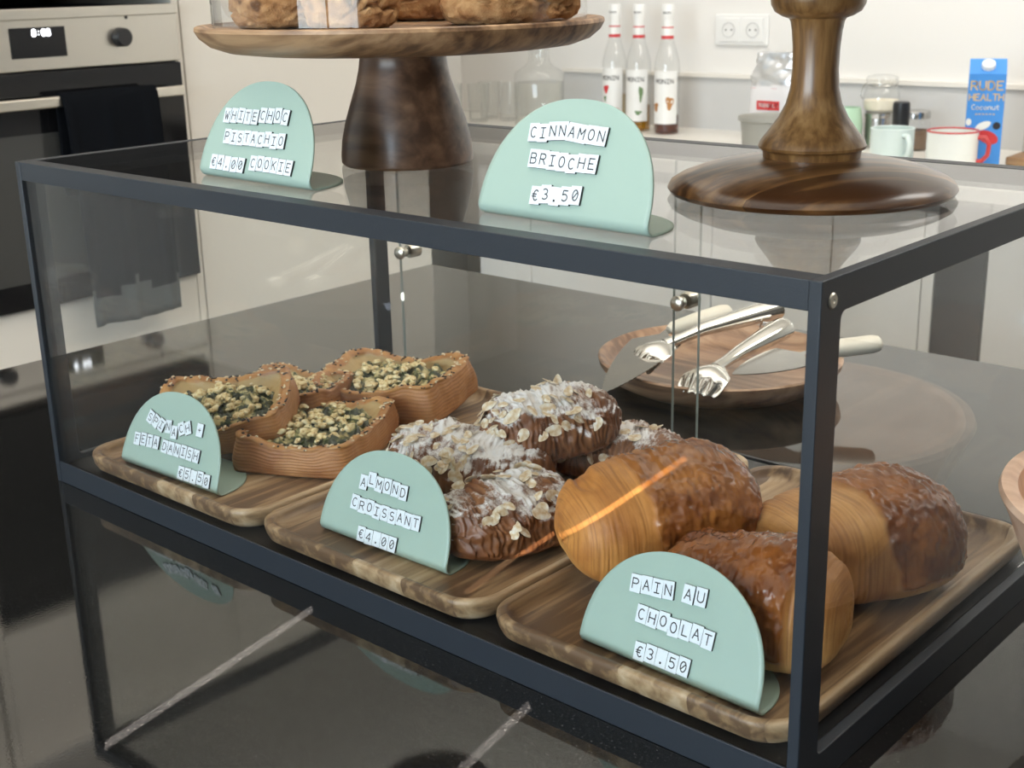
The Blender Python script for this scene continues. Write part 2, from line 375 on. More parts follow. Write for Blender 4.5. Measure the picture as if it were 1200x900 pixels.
# single-stroke lettering
def arc(cx, cy, rx, ry, a0, a1, n=10): return [(cx + rx * math.cos(math.radians(a0 + (a1 - a0) * i / n)), cy + ry * math.sin(math.radians(a0 + (a1 - a0) * i / n))) for i in range(n + 1)]
G = {
 'A': [[(0, 0), (.5, 1.4), (1, 0)], [(.2, .5), (.8, .5)]],
 'B': [[(0, 0), (0, 1.4), (.55, 1.4)] + arc(.55, 1.07, .38, .33, 90, -90) + [(0, .74)], [(.55, .74)] + arc(.58, .37, .42, .37, 90, -90) + [(0, 0)]],
 'C': [arc(.55, .7, .5, .7, 50, 310, 16)],
 'D': [[(0, 0), (0, 1.4), (.4, 1.4)] + arc(.4, .7, .55, .7, 90, -90, 12) + [(0, 0)]],
 'E': [[(.95, 0), (0.05, 0), (0.05, 1.4), (.95, 1.4)], [(.05, .72), (.75, .72)]],
 'F': [[(0.05, 0), (0.05, 1.4), (.95, 1.4)], [(.05, .72), (.75, .72)]],
 'G': [arc(.55, .7, .5, .7, 50, 330, 16) + [(.98, .65), (.6, .65)]],
 'H': [[(0, 0), (0, 1.4)], [(1, 0), (1, 1.4)], [(0, .72), (1, .72)]],
 'I': [[(.1, 0), (.9, 0)], [(.1, 1.4), (.9, 1.4)], [(.5, 0), (.5, 1.4)]],
 'K': [[(0.05, 0), (0.05, 1.4)], [(.95, 1.4), (.05, .6)], [(.35, .85), (1, 0)]],
 'L': [[(.1, 1.4), (.1, 0), (.95, 0)]],
 'M': [[(0, 0), (0, 1.4), (.5, .6), (1, 1.4), (1, 0)]],
 'N': [[(0, 0), (0, 1.4), (1, 0), (1, 1.4)]],
 'O': [arc(.5, .7, .48, .7, 0, 360, 22)],
 'P': [[(0, 0), (0, 1.4), (.55, 1.4)] + arc(.55, 1.03, .42, .37, 90, -90) + [(0, .66)]],
 'R': [[(0, 0), (0, 1.4), (.55, 1.4)] + arc(.55, 1.04, .4, .36, 90, -90) + [(0, .68)], [(.5, .68), (1, 0)]],
 'S': [arc(.5, 1.04, .42, .36, 40, 270, 12) + arc(.5, .35, .45, .35, 90, -140, 12)],
 'T': [[(0, 1.4), (1, 1.4)], [(.5, 1.4), (.5, 0)]],
 'U': [[(0, 1.4), (0, .45)] + arc(.5, .45, .5, .45, 180, 360, 12) + [(1, 1.4)]],
 'W': [[(0, 1.4), (.22, 0), (.5, .9), (.78, 0), (1, 1.4)]],
 '0': [arc(.5, .7, .45, .7, 0, 360, 22), [(.15, .25), (.85, 1.15)]],
 '3': [arc(.45, 1.04, .42, .36, 140, -90, 12) + arc(.45, .35, .48, .35, 90, -140, 12)],
 '4': [[(.75, 0), (.75, 1.4), (0, .42), (1, .42)]],
 '5': [[(.9, 1.4), (.15, 1.4), (.1, .8)] + arc(.45, .45, .48, .45, 110, -140, 14)],
 '8': [arc(.5, 1.05, .38, .35, 0, 360, 16), arc(.5, .35, .45, .35, 0, 360, 16)],
 '€': [arc(.65, .7, .45, .7, 50, 310, 14), [(0, .85), (.7, .85)], [(0, .55), (.65, .55)]],
 '+': [[(.5, .35), (.5, 1.05)], [(.15, .7), (.85, .7)]],
 '.': [[(.42, .02), (.58, .02), (.58, .16), (.42, .16), (.42, .02)]],
 'o': [arc(.5, .42, .42, .42, 0, 360, 16)], 'c': [arc(.5, .42, .42, .42, 50, 310, 12)],
 'n': [[(.1, 0), (.1, .84)], [(.1, .5)] + arc(.5, .48, .38, .36, 170, 0, 8) + [(.88, 0)]],
 'u': [[(.1, .84), (.1, .36)] + arc(.5, .36, .4, .36, 180, 360, 8) + [(.9, .84), (.9, 0)]],
 't': [[(.4, 1.25), (.4, .15), (.75, 0)], [(.1, .84), (.8, .84)]],
 ':': [[(.45, .3), (.55, .3)], [(.45, 1.0), (.55, 1.0)]], '-': [[(.2, .7), (.8, .7)]],
}
def strokes(text, size, width, adv=1.45, center=True):
    """flat lettering in the XY plane: list of quads"""
    V, Fc = [], []
    tot = (len(text) - 1) * adv + 1
    x0 = -tot / 2 if center else 0
    for i, ch in enumerate(text):
        for pl in G.get(ch, []):
            for (ax, ay), (bx, by) in zip(pl, pl[1:]):
                a = Vector(((x0 + i * adv + ax) * size, (ay - .7) * size)); b_ = Vector(((x0 + i * adv + bx) * size, (by - .7) * size))
                d = b_ - a
                if d.length < 1e-9: continue
                d.normalize(); nrm = Vector((-d.y, d.x)) * width / 2; a = a - d * width * .35; b_ = b_ + d * width * .35
                k = len(V); V += [(*(a - nrm), 0), (*(b_ - nrm), 0), (*(b_ + nrm), 0), (*(a + nrm), 0)]; Fc.append((k, k + 1, k + 2, k + 3))
    return V, Fc
def lettering(text, size, width, mtl, parent, mw, adv=1.45, name='lettering', bend=None):
    V, Fc = strokes(text, size, width, adv)
    if bend:
        V = [(bend * math.sin(x / bend), y, bend * math.cos(x / bend) - bend) for x, y, z in V]
    o = from_data(name, V, Fc, mtl, parent, smooth=False); o.matrix_local = mw
    return o
def RXM(loc, rx=0, ry=0, rz=0): return Matrix.Translation(loc) @ Matrix.Rotation(rz, 4, 'Z') @ Matrix.Rotation(ry, 4, 'Y') @ Matrix.Rotation(rx, 4, 'X')

# ------------------------------------------------------------------ the room
XL, XR, YF, YB, ZF, ZC = -2.1, 3.4, -3.0, 2.75, -0.92, 1.70
struct(MB().box(XL - .1, XR + .1, YF - .1, YB + .1, ZF - .1, ZF).build('floor', M['floor']))
struct(MB().box(XL - .1, XR + .1, YF - .1, YB + .1, ZC, ZC + .1).build('ceiling', M['ceiling']))
struct(MB().box(XL - .1, XL, YF, YB, ZF, ZC).build('wall_left', M['wall']))
struct(MB().box(XL - .1, XR + .1, YB, YB + .1, ZF, ZC).build('wall_back', M['wall']))
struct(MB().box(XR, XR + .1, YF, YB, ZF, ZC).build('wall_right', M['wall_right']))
WIN = [(-0.60, 1.70)]; WZ0, WZ1 = 0.0, 1.5
f = MB(); f.box(XL - .1, XR + .1, YF - .1, YF, ZF, WZ0); f.box(XL - .1, XR + .1, YF - .1, YF, WZ1, ZC)
for a, b_ in ((XL - .1, WIN[0][0]), (WIN[0][1], XR + .1)): f.box(a, b_, YF - .1, YF, WZ0, WZ1)
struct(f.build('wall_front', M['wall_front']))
for i, (a, b_) in enumerate(WIN):
    wr = struct(empty('window_%d' % (i + 1), ((a + b_) / 2, YF - .05, WZ0)))
    fr = MB(); h = (b_ - a) / 2
    for x0, x1, z0, z1 in ((-h, -h + .06, 0, 1.5), (h - .06, h, 0, 1.5), (-h, h, 0, .06), (-h, h, 1.44, 1.5), (-.04, .04, 0, 1.5)): fr.box(x0, x1, -.03, .03, z0, z1)
    fr.build('window_frame', M['white'], wr)
    for s in (-1, 1):
        MB().box(min(s * .04, s * (h - .06)), max(s * .04, s * (h - .06)), -.004, .004, .06, 1.44).build('window_pane', M['pane'], wr)

# splashback on the back wall with a thin pale ledge
struct(MB().box(-1.63, XR, YB - .014, YB, 0.0, .150).build('trim_1', M['splash']))
struct(MB().box(-1.63, XR, YB - .022, YB, .150, .162).build('trim_2', M['quartz']))

# ------------------------------------------------------------------ kitchen furniture
isl = empty('kitchen_island', (0, 0, 0)); tag(isl, 'black granite topped kitchen island carrying the pastry display case', 'kitchen island')
o = MB().box(-.402, 2.2, -.33, .905, -.03, 0, .0015).build('worktop', M['granite'], isl)
MB().box(-.36, 2.16, -.05, .86, ZF, -.0305).build('base_panel', M['cab'], isl)

bc = MB().box(XL, XR, 2.12, YB, -.03, 0, .002).build('kitchen_worktop', M['quartz'])
tag(bc, 'long white worktop along the back wall under the splashback', 'worktop')
def base_cabinet(x0, x1, kind, label):
    r = empty('base_cabinet', ((x0 + x1) / 2, 2.15, ZF)); tag(r, label, 'cabinet', 'base cabinets under the back worktop')
    h = (x1 - x0) / 2; ht = -.031 - ZF
    MB().box(-h, h, .022, .59, .1, ht).build('carcass', M['cab'], r)
    MB().box(-h, h, .06, .58, 0, .1).build('plinth', M['cabgap'], r)
    MB().box(-h, h, .012, .022, ht - .035, ht - .002).build('finger_channel', M['cabgap'], r)
    if kind == 'door':
        MB().box(-h + .0015, h - .0015, 0, .0215, .103, ht - .036, .0012).build('door', M['cab'], r)
    elif kind == 'dark':  # dark filler panel put in for the dark recess between units
        MB().box(-h + .002, h - .002, -.004, .0215, .103, ht - .004, .001).build('front_panel', M['ovenblack'], r)
    else:
        z = .103
        for k in range(3):
            z1 = z + (ht - .036 - .103 - .03) / 3
            MB().box(-h + .0015, h - .0015, 0, .0215, z, z1, .0012).build('drawer', M['cab'], r); z = z1 + .012
    return r
xs = [-1.47, -1.27, -.67, -.34, -.115, -.085, .03, .63, 1.23, 1.83, 2.43, 3.39]
kinds = ['door', 'door', 'drawer', 'door', 'door', 'dark', 'door', 'door', 'door', 'door', 'door']
labs = ['narrow white base cabinet in the far kitchen corner', 'white base cabinet below the syrup bottles', 'white drawer base cabinet seen behind the tongs through the glass', 'white base cabinet left of the dark slim panel',
        'slim white filler cabinet touching the dark panel', 'slim dark filler panel between white fronts', 'white base cabinet right of the dark slim panel', 'second white base cabinet right of the dark slim panel', 'third white base cabinet right of the dark slim panel',
        'fourth white base cabinet right of the dark slim panel', 'wide white base cabinet at the end of the back run']
for a, b_, k, lb in zip(xs, xs[1:], kinds, labs):
    if a < 1.3: base_cabinet(a, b_, k, lb)

XO = -1.5
tc_ = empty('oven_cabinet', (XO, .895, ZF)); tag(tc_, 'tall white cabinet housing the oven, white plinth panel below it', 'cabinet')
p = MB(); p.box(-.59, 0, -.318, -.300, 0, 2.2); p.box(-.59, .0, .300, .318, 0, 2.2); p.box(-.59, -.575, -.3, .3, 0, 2.2); p.box(-.575, -.01, -.3, .3, .685, .70); p.box(-.575, -.01, -.3, .3, 1.832, 1.85)
p.build('carcass', M['cab_beige'], tc_)
MB().box(-.02, .0, -.298, .298, .10, .703, .001).build('lower_door', M['cab_beige'], tc_)
MB().box(-.02, .0, -.298, .298, 1.853, 2.198, .001).build('upper_door', M['cab_beige'], tc_)
pc = empty('pantry_cabinet', (XO, 1.60, ZF)); tag(pc, 'tall plain white pantry cabinet right of the oven', 'cabinet')
MB().box(-.59, -.022, -.384, .384, 0, 2.2).build('carcass', M['cab_beige'], pc)
MB().box(-.02, .0, -.383, .383, .10, 2.198, .001).build('door', M['cab_beige'], pc)
pc2 = empty('larder_cabinet', (XO, .27, ZF)); tag(pc2, 'tall cabinet with a black door left of the oven', 'cabinet')
MB().box(-.59, -.022, -.300, .300, 0, 2.2).build('carcass', M['cab_beige'], pc2)
MB().box(-.02, .0, -.298, .298, .10, 1.818, .001).build('door', M['blacklam'], pc2)
MB().box(-.02, .0, -.298, .298, 1.822, 2.198, .001).build('upper_door', M['cab_beige'], pc2)

ov = empty('built_in_oven', (XO, .895, -.215)); tag(ov, 'stainless built-in oven with black glass door in the tall cabinet', 'oven')
MB().box(-.55, -.002, -.298, .298, .002, .622).build('body', M['blackplastic'], ov)
cp = MB().box(-.002, .018, -.299, .299, .498, .622, .002).build('control_panel', M['brushed'], ov)
MB().box(-.002, .024, -.299, .299, .600, .6225, .002).build('top_trim', M['brushed'], cp)
MB().box(.0182, .020, -.105, .020, .524, .585, .001).build('display', M['ovenblack'], ov)
lettering('8:08', .009, .003, M['digits'], ov, RXM((.0204, -.035, .574), PI / 2, 0, PI / 2), adv=1.2, name='clock_digits')
k = MB(); k.lathe([(0, .022), (.017, .022), (.0195, .019), (.0205, 0), (0, 0)], 40)
kn = k.build('knob', M['blackplastic'], ov); kn.matrix_local = RXM((.0185, .150, .556), 0, PI / 2, 0)
kn2 = clone(kn, parent=ov, mw=RXM((.0185, -.215, .556), 0, PI / 2, 0))
d = MB(); d.lathe([(0, .0006), (.004, .0006), (.004, 0), (0, 0)], 16); dd = d.build('indicator_dot', M['blackplastic'], ov); dd.matrix_local = RXM((.0186, .170, .597), 0, PI / 2, 0)
dr = MB().box(-.002, .020, -.299, .299, .004, .495, .003).build('door', M['ovenblack'], ov)
MB().box(.0201, .0208, -.22, .22, .06, .37, .0003).build('window', mat('smoked_window', (.05, .05, .047), .1), dr)
hd = MB(); hd.box(.045, .062, -.275, .275, .424, .446, .003)
for y in (-.25, .25): hd.box(.019, .047, y - .008, y + .008, .428, .442, .002)
hd.build('handle', mat('pale_steel_bar', (.72, .68, .60), .3, 1), dr)
mw_ = empty('built_in_microwave', (XO, .895, .43)); tag(mw_, 'black built-in microwave above the oven', 'microwave')
MB().box(-.5, -.002, -.298, .298, .002, .478).build('body', M['blackplastic'], mw_)
MB().box(-.001, .018, -.299, .299, .002, .478, .003).build('door', M['blacklam'], mw_)

# towel over the oven handle
V, Fc = [], []; nu, nv = 40, 36
path = []
hx, hz = XO + .0535, -.215 + .435
for i in range(nv + 1):
    s_ = i / nv
    if s_ < .22: path.append((hx - .013, hz - .20 + .20 * s_ / .22))
    elif s_ < .34:
        a = PI - PI * (s_ - .22) / .12; path.append((hx + .014 * math.cos(a), hz + .0165 * math.sin(a) * 1.0))
    else: path.append((hx + .0145 + .012 * math.sin((s_ - .34) * 3), hz - .485 * (s_ - .34) / .66))
hem = []
for i, (px, pz) in enumerate(path):
    for j in range(nu + 1):
        u = j / nu; y = .895 - .035 + .235 * u * (1 - .06 * i / nv) + .008 * i / nv
        fold = .006 * math.sin(u * 14 + 1) * (i / nv) + .004 * math.sin(u * 31) * (i / nv)
        zz = pz + (.010 * math.sin(u * 8 + .5) + .006 * math.sin(u * 15)) * max(0, (i / nv - .3)) * .3
        V.append((px + (max(0, fold) + .001 if i / nv > .34 else -abs(fold) * .3), y, zz))
for i in range(nv):
    for j in range(nu):
        a = i * (nu + 1) + j; Fc.append((a, a + 1, a + nu + 2, a + nu + 1))
tw = from_data('kitchen_towel', V, Fc, [M['towel'], M['towelhem']])
for pl in tw.data.polygons:
    r_ = pl.index // nu; c_ = pl.index % nu
    if r_ > nv * .885 + .9 * math.sin(c_ * .24): pl.material_index = 1
sm = tw.modifiers.new('thickness', 'SOLIDIFY'); sm.thickness = .004; sm.offset = 0
tag(tw, 'black towel with a grey hem hanging over the oven handle', 'towel')

# double socket on the back wall
sk = empty('wall_socket', (-.975, YB, .285)); tag(sk, 'white double wall socket above the splashback', 'socket')
MB().box(-.088, .088, -.008, 0, -.043, .043, .003).build('cover_plate', M['white'], sk)
for x in (-.040, .040):
    q = MB(); q.box(-.034, .034, -.011, -.008, -.033, .033, .0015); ins = q.build('socket_insert', M['white'], sk); ins.location = (x, 0, 0)
    q = MB(); q.lathe([(.0215, .0), (.0215, .002), (.019, .002), (.0185, -.001), (0, -.001)], 32); rg = q.build('socket_well', M['splash'], ins); rg.matrix_local = RXM((0, -.0112, 0), PI / 2)
    for dx in (-.0095, .0095):
        q = MB(); q.lathe([(0, .0008), (.003, .0008), (.003, 0), (0, 0)], 12); hh = q.build('pin_hole', M['ink'], ins); hh.matrix_local = RXM((dx, -.0102, 0), PI / 2)

# ------------------------------------------------------------------ the display case
W, D, H = 0.80, 0.4357, 0.3044
dc = empty('display_case', (0, 0, 0)); tag(dc, 'black framed glass display case full of pastries on the granite island', 'display case')
def ring(x0, x1):
    """flat-bar side frame in the YZ plane with softened inner corners"""
    b_, tp, tb = .0219, .0196, .0220
    q = MB(); bm = q.bm
    inner = [(D / 2 + a, (tb + H - tp) / 2 + c) for a, c in rrect(D / 2 - b_, (H - tp - tb) / 2, .005, 4)]
    n = len(inner); m_ = n // 4
    outer = []
    for i, (a, c) in enumerate(inner):
        qd = i // m_
        cy, cz = [(D, H), (0, H), (0, 0), (D, 0)][qd]; outer.append((cy, cz))
    rowsI = [[bm.verts.new((x, a, c)) for a, c in inner] for x in (x0, x1)]
    corners = [[bm.verts.new((x, cy, cz)) for cy, cz in ((D, H), (0, H), (0, 0), (D, 0))] for x in (x0, x1)]
    for s in (0, 1):
        for i in range(n):
            j = (i + 1) % n; qi, qj = i // m_, j // m_
            f_ = [rowsI[s][i], rowsI[s][j]] + ([corners[s][qj]] if qi == qj else [corners[s][qj], corners[s][qi]])
            bm.faces.new(f_)
    for i in range(n):
        j = (i + 1) % n; bm.faces.new((rowsI[0][i], rowsI[0][j], rowsI[1][j], rowsI[1][i]))
    for i in range(4):
        j = (i + 1) % 4; bm.faces.new((corners[0][i], corners[0][j], corners[1][j], corners[1][i]))
    return q
TX = .0075
for x0 in (0, W - TX):
    o = ring(x0, x0 + TX).build('side_frame', M['frame'], dc, sharp=30)
    bv = o.modifiers.new('edge', 'BEVEL'); bv.width = .0007; bv.segments = 2; bv.limit_method = 'ANGLE'
MB().box(TX, W - TX, .0004, .0165, H - .0164, H - .0002, .0006).build('front_rail', M['frame'], dc)
q = MB(); q.box(TX, W - TX, .0004, .0022, 0.0002, .0212, .0004); q.box(TX, W - TX, .0022, .0074, .0002, .0044)
q.build('front_rail', M['frame'], dc)
MB().box(TX, W - TX, D - .0165, D - .0004, H - .0164, H - .0002, .0006).build('back_rail', M['frame'], dc)
q = MB(); q.box(TX, W - TX, D - .020, D - .0004, .0002, .0085, .0004)
for y0, y1, zt in ((D - .0042, D - .0006, .0130), (D - .0112, D - .0094, .0120), (D - .0190, D - .0172, .0115)): q.box(TX, W - TX, y0, y1, .0085, zt)
q.build('sliding_track', M['frame'], dc)
MB().box(TX, W - TX, .0076, D - .0202, .0010, .0173).build('floor_panel', mat('black_floor_panel', (.012, .012, .013), .35), dc)
def pane(name, x0, x1, y0, y1, z0, z1, mt):
    me_o = MB().box(x0, x1, y0, y1, z0, z1, 0).build(name, [mt, M['pedge']], dc)
    dims = (x1 - x0, y1 - y0, z1 - z0); thin = dims.index(min(dims))
    for pl in me_o.data.polygons:
        if abs(pl.normal[thin]) < .5: pl.material_index = 1
    return me_o
def soft_pane(name, x0, x1, y0, y1, z0, z1, mt):
    return MB().box(x0, x1, y0, y1, z0, z1, 0).build(name, mt, dc)
soft_pane('top_glass', TX, W - TX, .0166, D - .0166, H - .0065, H - .0005, M['toppane'])
soft_pane('front_glass', TX, W - TX, .0026, .0066, .0046, H - .0166, M['pane'])
soft_pane('side_glass', TX + .0002, TX + .0042, .0078, D - .0225, .0174, H - .0170, M['pane'])
soft_pane('side_glass', W - TX - .0042, W - TX - .0002, .0078, D - .0225, .0174, H - .0170, M['pane'])
def knob(parent, x, y, z):
    q = MB(); q.lathe([(0, -.0125), (.004, -.0125), (.0068, -.0105), (.0074, -.0080), (.0060, -.0050), (.0052, -.0030), (.0052, .0)], 28)
    q.lathe([(.0070, .004), (.0082, .006), (.0082, .019), (.0065, .021), (0, .021), (0, .004), (.0070, .004)], 28)
    o = q.build('door_knob', M['nickel'], parent); o.matrix_local = RXM((x, y, z), PI / 2 * -1)
    return o
d1 = pane('sliding_door', .036, .4425, D - .0092, D - .0052, .0086, H - .0168, M['pane']); knob(d1, .0460, D - .0092, .1560)
d2 = pane('sliding_door', .419, .789, D - .0168, D - .0128, .0086, H - .0168, M['pane']); knob(d2, .4300, D - .0168, .1560)
def screw(x, y, z, s):
    q = MB(); q.lathe([(0, .0004), (.0008, .0004), (.0011, .0010), (.0036, .0010), (.0043, .0002), (.0043, -.001)], 24)
    o = q.build('screw', M['nickel'], dc); o.matrix_local = RXM((x, y, z), 0, s * PI / 2)
for x, s in ((W, 1), (0, -1)):
    for y in (.0115, D - .0115): screw(x, y, H - .0120, s)
    for y in (.0115, D - .0115): screw(x, y, .0120, s)

# ------------------------------------------------------------------ trays
def tray_rows():
    return [(.060, .0, 1), (.013, .0, 1), (.008, .001, 1), (.0035, .0045, 1), (.0012, .0095, 1), (.0, .0150, 1), (.0003, .0180, 1), (.0013, .0190, 1), (.0055, .0190, 1), (.0066, .0181, 1), (.0078, .0155, 1), (.0100, .0122, 1), (.0135, .0098, 1), (.0175, .0091, 1), (.060, .0091, 1)]
def tray(x0, x1, y0, y1, label, seed):
    hx_, hy_ = (x1 - x0) / 2, (y1 - y0) / 2
    V, Fc = [], []; rows = tray_rows(); n = 0
    for ins, z, _ in rows:
        pts = rrect(hx_ - ins, hy_ - ins, max(.029 - ins * .75, .006), 12); n = len(pts)
        V += [(a, b_, z) for a, b_ in pts]
    for i in range(len(rows) - 1):
        for j in range(n): Fc.append((i * n + j, i * n + (j + 1) % n, (i + 1) * n + (j + 1) % n, (i + 1) * n + j))
    Fc.append(tuple(range(n - 1, -1, -1))); Fc.append(tuple(range((len(rows) - 1) * n, len(rows) * n)))
    o = from_data('serving_tray', V, Fc, M['tray'], sharp=50); o.location = ((x0 + x1) / 2, (y0 + y1) / 2, .0174)
    tag(o, label, 'tray', 'wooden trays in the display case')
    return o
tray(.0345, .2865, .0080, .384, 'wooden tray under the spinach danishes at the oven end of the case', 1)
tray(.2920, .5430, .0080, .381, 'middle wooden tray carrying the sugar-dusted almond croissants', 2)
tray(.5475, .7868, .0080, .381, 'wooden tray under the glossy chocolate pastries by the near corner post', 3)
TZ = .0266   # tray floor

# ------------------------------------------------------------------ price signs
def bent_sheet():
    hw, hgt, e, lean, rad, dep = .0705, .0705, 2.2, math.radians(20), .006, .062
    rows = []  # y, z, halfwidth
    n = 22
    for i in range(n + 1):     # foot from its rear tip forward
        s_ = math.cos(PI / 2 * i / n); rows.append((rad + (dep - rad) * s_, 0.0, hw * max(0, 1 - s_ ** 2.2) ** (1 / 2.2)))
    turn = PI / 2 + lean       # bend from heading -y round to heading up and back
    for i in range(1, 9):
        a = (PI - (PI / 2 - lean)) * i / 8
        rows.append((rad - rad * math.sin(a), rad - rad * math.cos(a), hw))
    y0, z0, _ = rows[-1]
    for i in range(1, 33):
        s_ = math.sin(PI / 2 * i / 32); rows.append((y0 + hgt * s_ * math.sin(lean), z0 + hgt * s_ * math.cos(lean), hw * max(0, 1 - s_ ** e) ** (1 / e)))
    V, Fc = [], []; m_ = 40; dy = z0 * math.tan(lean) - y0
    for y, z, h_ in rows: V += [(h_ * (2 * j / m_ - 1), y + dy, z) for j in range(m_ + 1)]
    for i in range(len(rows) - 1):
        for j in range(m_): a = i * (m_ + 1) + j; Fc.append((a, a + 1, a + m_ + 2, a + m_ + 1))
    return V, Fc
SV, SF = bent_sheet()
sheet0 = None; tile0 = None; glyphs = {}
TWD, THT = .0084, .0118
def price_sign(loc, rz, label, rows):
    global sheet0, tile0
    r = empty('price_sign', loc, math.radians(rz)); tag(r, label, 'price sign', 'sage green price signs')
    if sheet0 is None:
        s0 = from_data('bent_panel', SV, SF, M['sage'], r, sharp=60)
        bmx = bmesh.new(); bmx.from_mesh(s0.data); bmesh.ops.remove_doubles(bmx, verts=bmx.verts[:], dist=1e-6); bmx.to_mesh(s0.data); bmx.free()
        md = s0.modifiers.new('thickness', 'SOLIDIFY'); md.thickness = .0013; md.offset = 0
        sheet0 = s0
    else: clone(sheet0, parent=r)
    lean = math.radians(20)
    ev = Vector((0, math.sin(lean), math.cos(lean))); nn = Vector((0, -math.cos(lean), math.sin(lean)))
    rnd = random.Random(label)
    for row in rows:
        text, u0, v0, u1, v1 = row[:5]; tilt = row[5] if len(row) > 5 else 0
        for i, ch in enumerate(text):
            f_ = (i + .5) / len(text); u = (u0 + (u1 - u0) * f_) / 1000; v_ = (v0 + (v1 - v0) * f_) / 1000 + rnd.uniform(-.0007, .0007)
            if ch == ' ': continue
            ang = math.atan2(v1 - v0, u1 - u0) * .8 + math.radians(rnd.uniform(-2.5, 2.5) + tilt)
            base = Matrix(((1, 0, 0, u), (0, ev.y, nn.y, ev.y * v_ + nn.y * .0012), (0, ev.z, nn.z, ev.z * v_ + nn.z * .0012), (0, 0, 0, 1)))
            # +Z of the tile faces the reader
            mwx = base @ Matrix.Rotation(ang, 4, 'Z')
            if tile0 is None:
                q = MB().box(-TWD / 2, TWD / 2, -THT / 2, THT / 2, -.0004, .0014, .00015, 1)
                tile0 = q.build('letter_tile', [M['tile'], M['tileside']], r)
                for pl in tile0.data.polygons:
                    if pl.normal.z < .5: pl.material_index = 1
                tl = tile0; tl.matrix_local = mwx
            else: tl = clone(tile0, parent=r, mw=mwx)
            if ch not in glyphs:
                V, Fc = strokes(ch, .0046, .00078)
                glyphs[ch] = from_data('letter', V, Fc, M['ink'], tl, smooth=False); g = glyphs[ch]
            else: g = clone(glyphs[ch], parent=tl)
            g.matrix_local = Matrix.Translation((0, 0, .00148))
    return r
HT = H - .0005 + .0007
price_sign((.2877, .0401, HT), -1.7, 'green WHITE CHOC PISTACHIO COOKIE sign on the case top', [('WHITE', -49.1, 50.5, -3.9, 50.5), ('CHOC', -3.2, 52.3, 33.9, 52.6), ('PISTACHIO', -43.4, 33, 34.5, 34.2), ('€4.00', -54.5, 12.4, -9.5, 12.6), ('COOKIE', -3.2, 15.3, 49.9, 14.8)])
price_sign((.5937, .0406, HT), -2.5, 'green CINNAMON BRIOCHE sign on the case top', [('CINN', -37.3, 55.0, -5.4, 58.5), ('AMON', -5.4, 58.5, 26.5, 56.5), ('BRIOCHE', -32.5, 38.6, 23.8, 38.9), ('€3.50', -24.4, 16.5, 16.5, 19)])
price_sign((0.1444, 0.0278, TZ + .0008), 1.9, 'green SPINACH + FETA DANISH sign on the first tray', [('SPI', -40.8, 52.5, -14.4, 45.0, -9), ('N', -13.3, 46.5, -4, 46.8, 6), ('A', -3.8, 44, 5.4, 44.4, 2), ('CH', 5.7, 47.5, 22.8, 53.0, 12), ('+', 30.6, 52, 39.9, 52.2), ('FETA', -54.6, 28, -17.1, 29.4), ('DANISH', -12.9, 29.4, 41.4, 29.6), ('€5.50', 16.2, 11.2, 61.4, 12)])
price_sign((0.4082, 0.043, TZ + .0008), .8, 'green ALMOND CROISSANT sign on the middle tray', [('A', -33.7, 49.6, -24.6, 50), ('L', -25.2, 52.4, -16.1, 52.6), ('MO', -16.6, 52, 1.3, 52), ('ND', 1.6, 51, 18.9, 51.2), ('CR', -38.5, 31.6, -21.4, 31.4), ('OISSANT', -21.5, 31.2, 37.9, 31.9), ('€4.00', -25, 9, 18.2, 10.5)])
price_sign((0.6872, 0.0277, TZ + .0008), -2.35, 'green PAIN AU CHOOLAT sign on the tray by the corner post', [('PAIN', -38.3, 51.6, -4.4, 56), ('AU', 1.8, 57, 20.5, 58), ('CHO', -28.6, 34.6, -2.7, 35), ('OLAT', -2.9, 34.2, 31.7, 35.4), ('€3.50', -23.9, 11.8, 19.1, 13.4)])

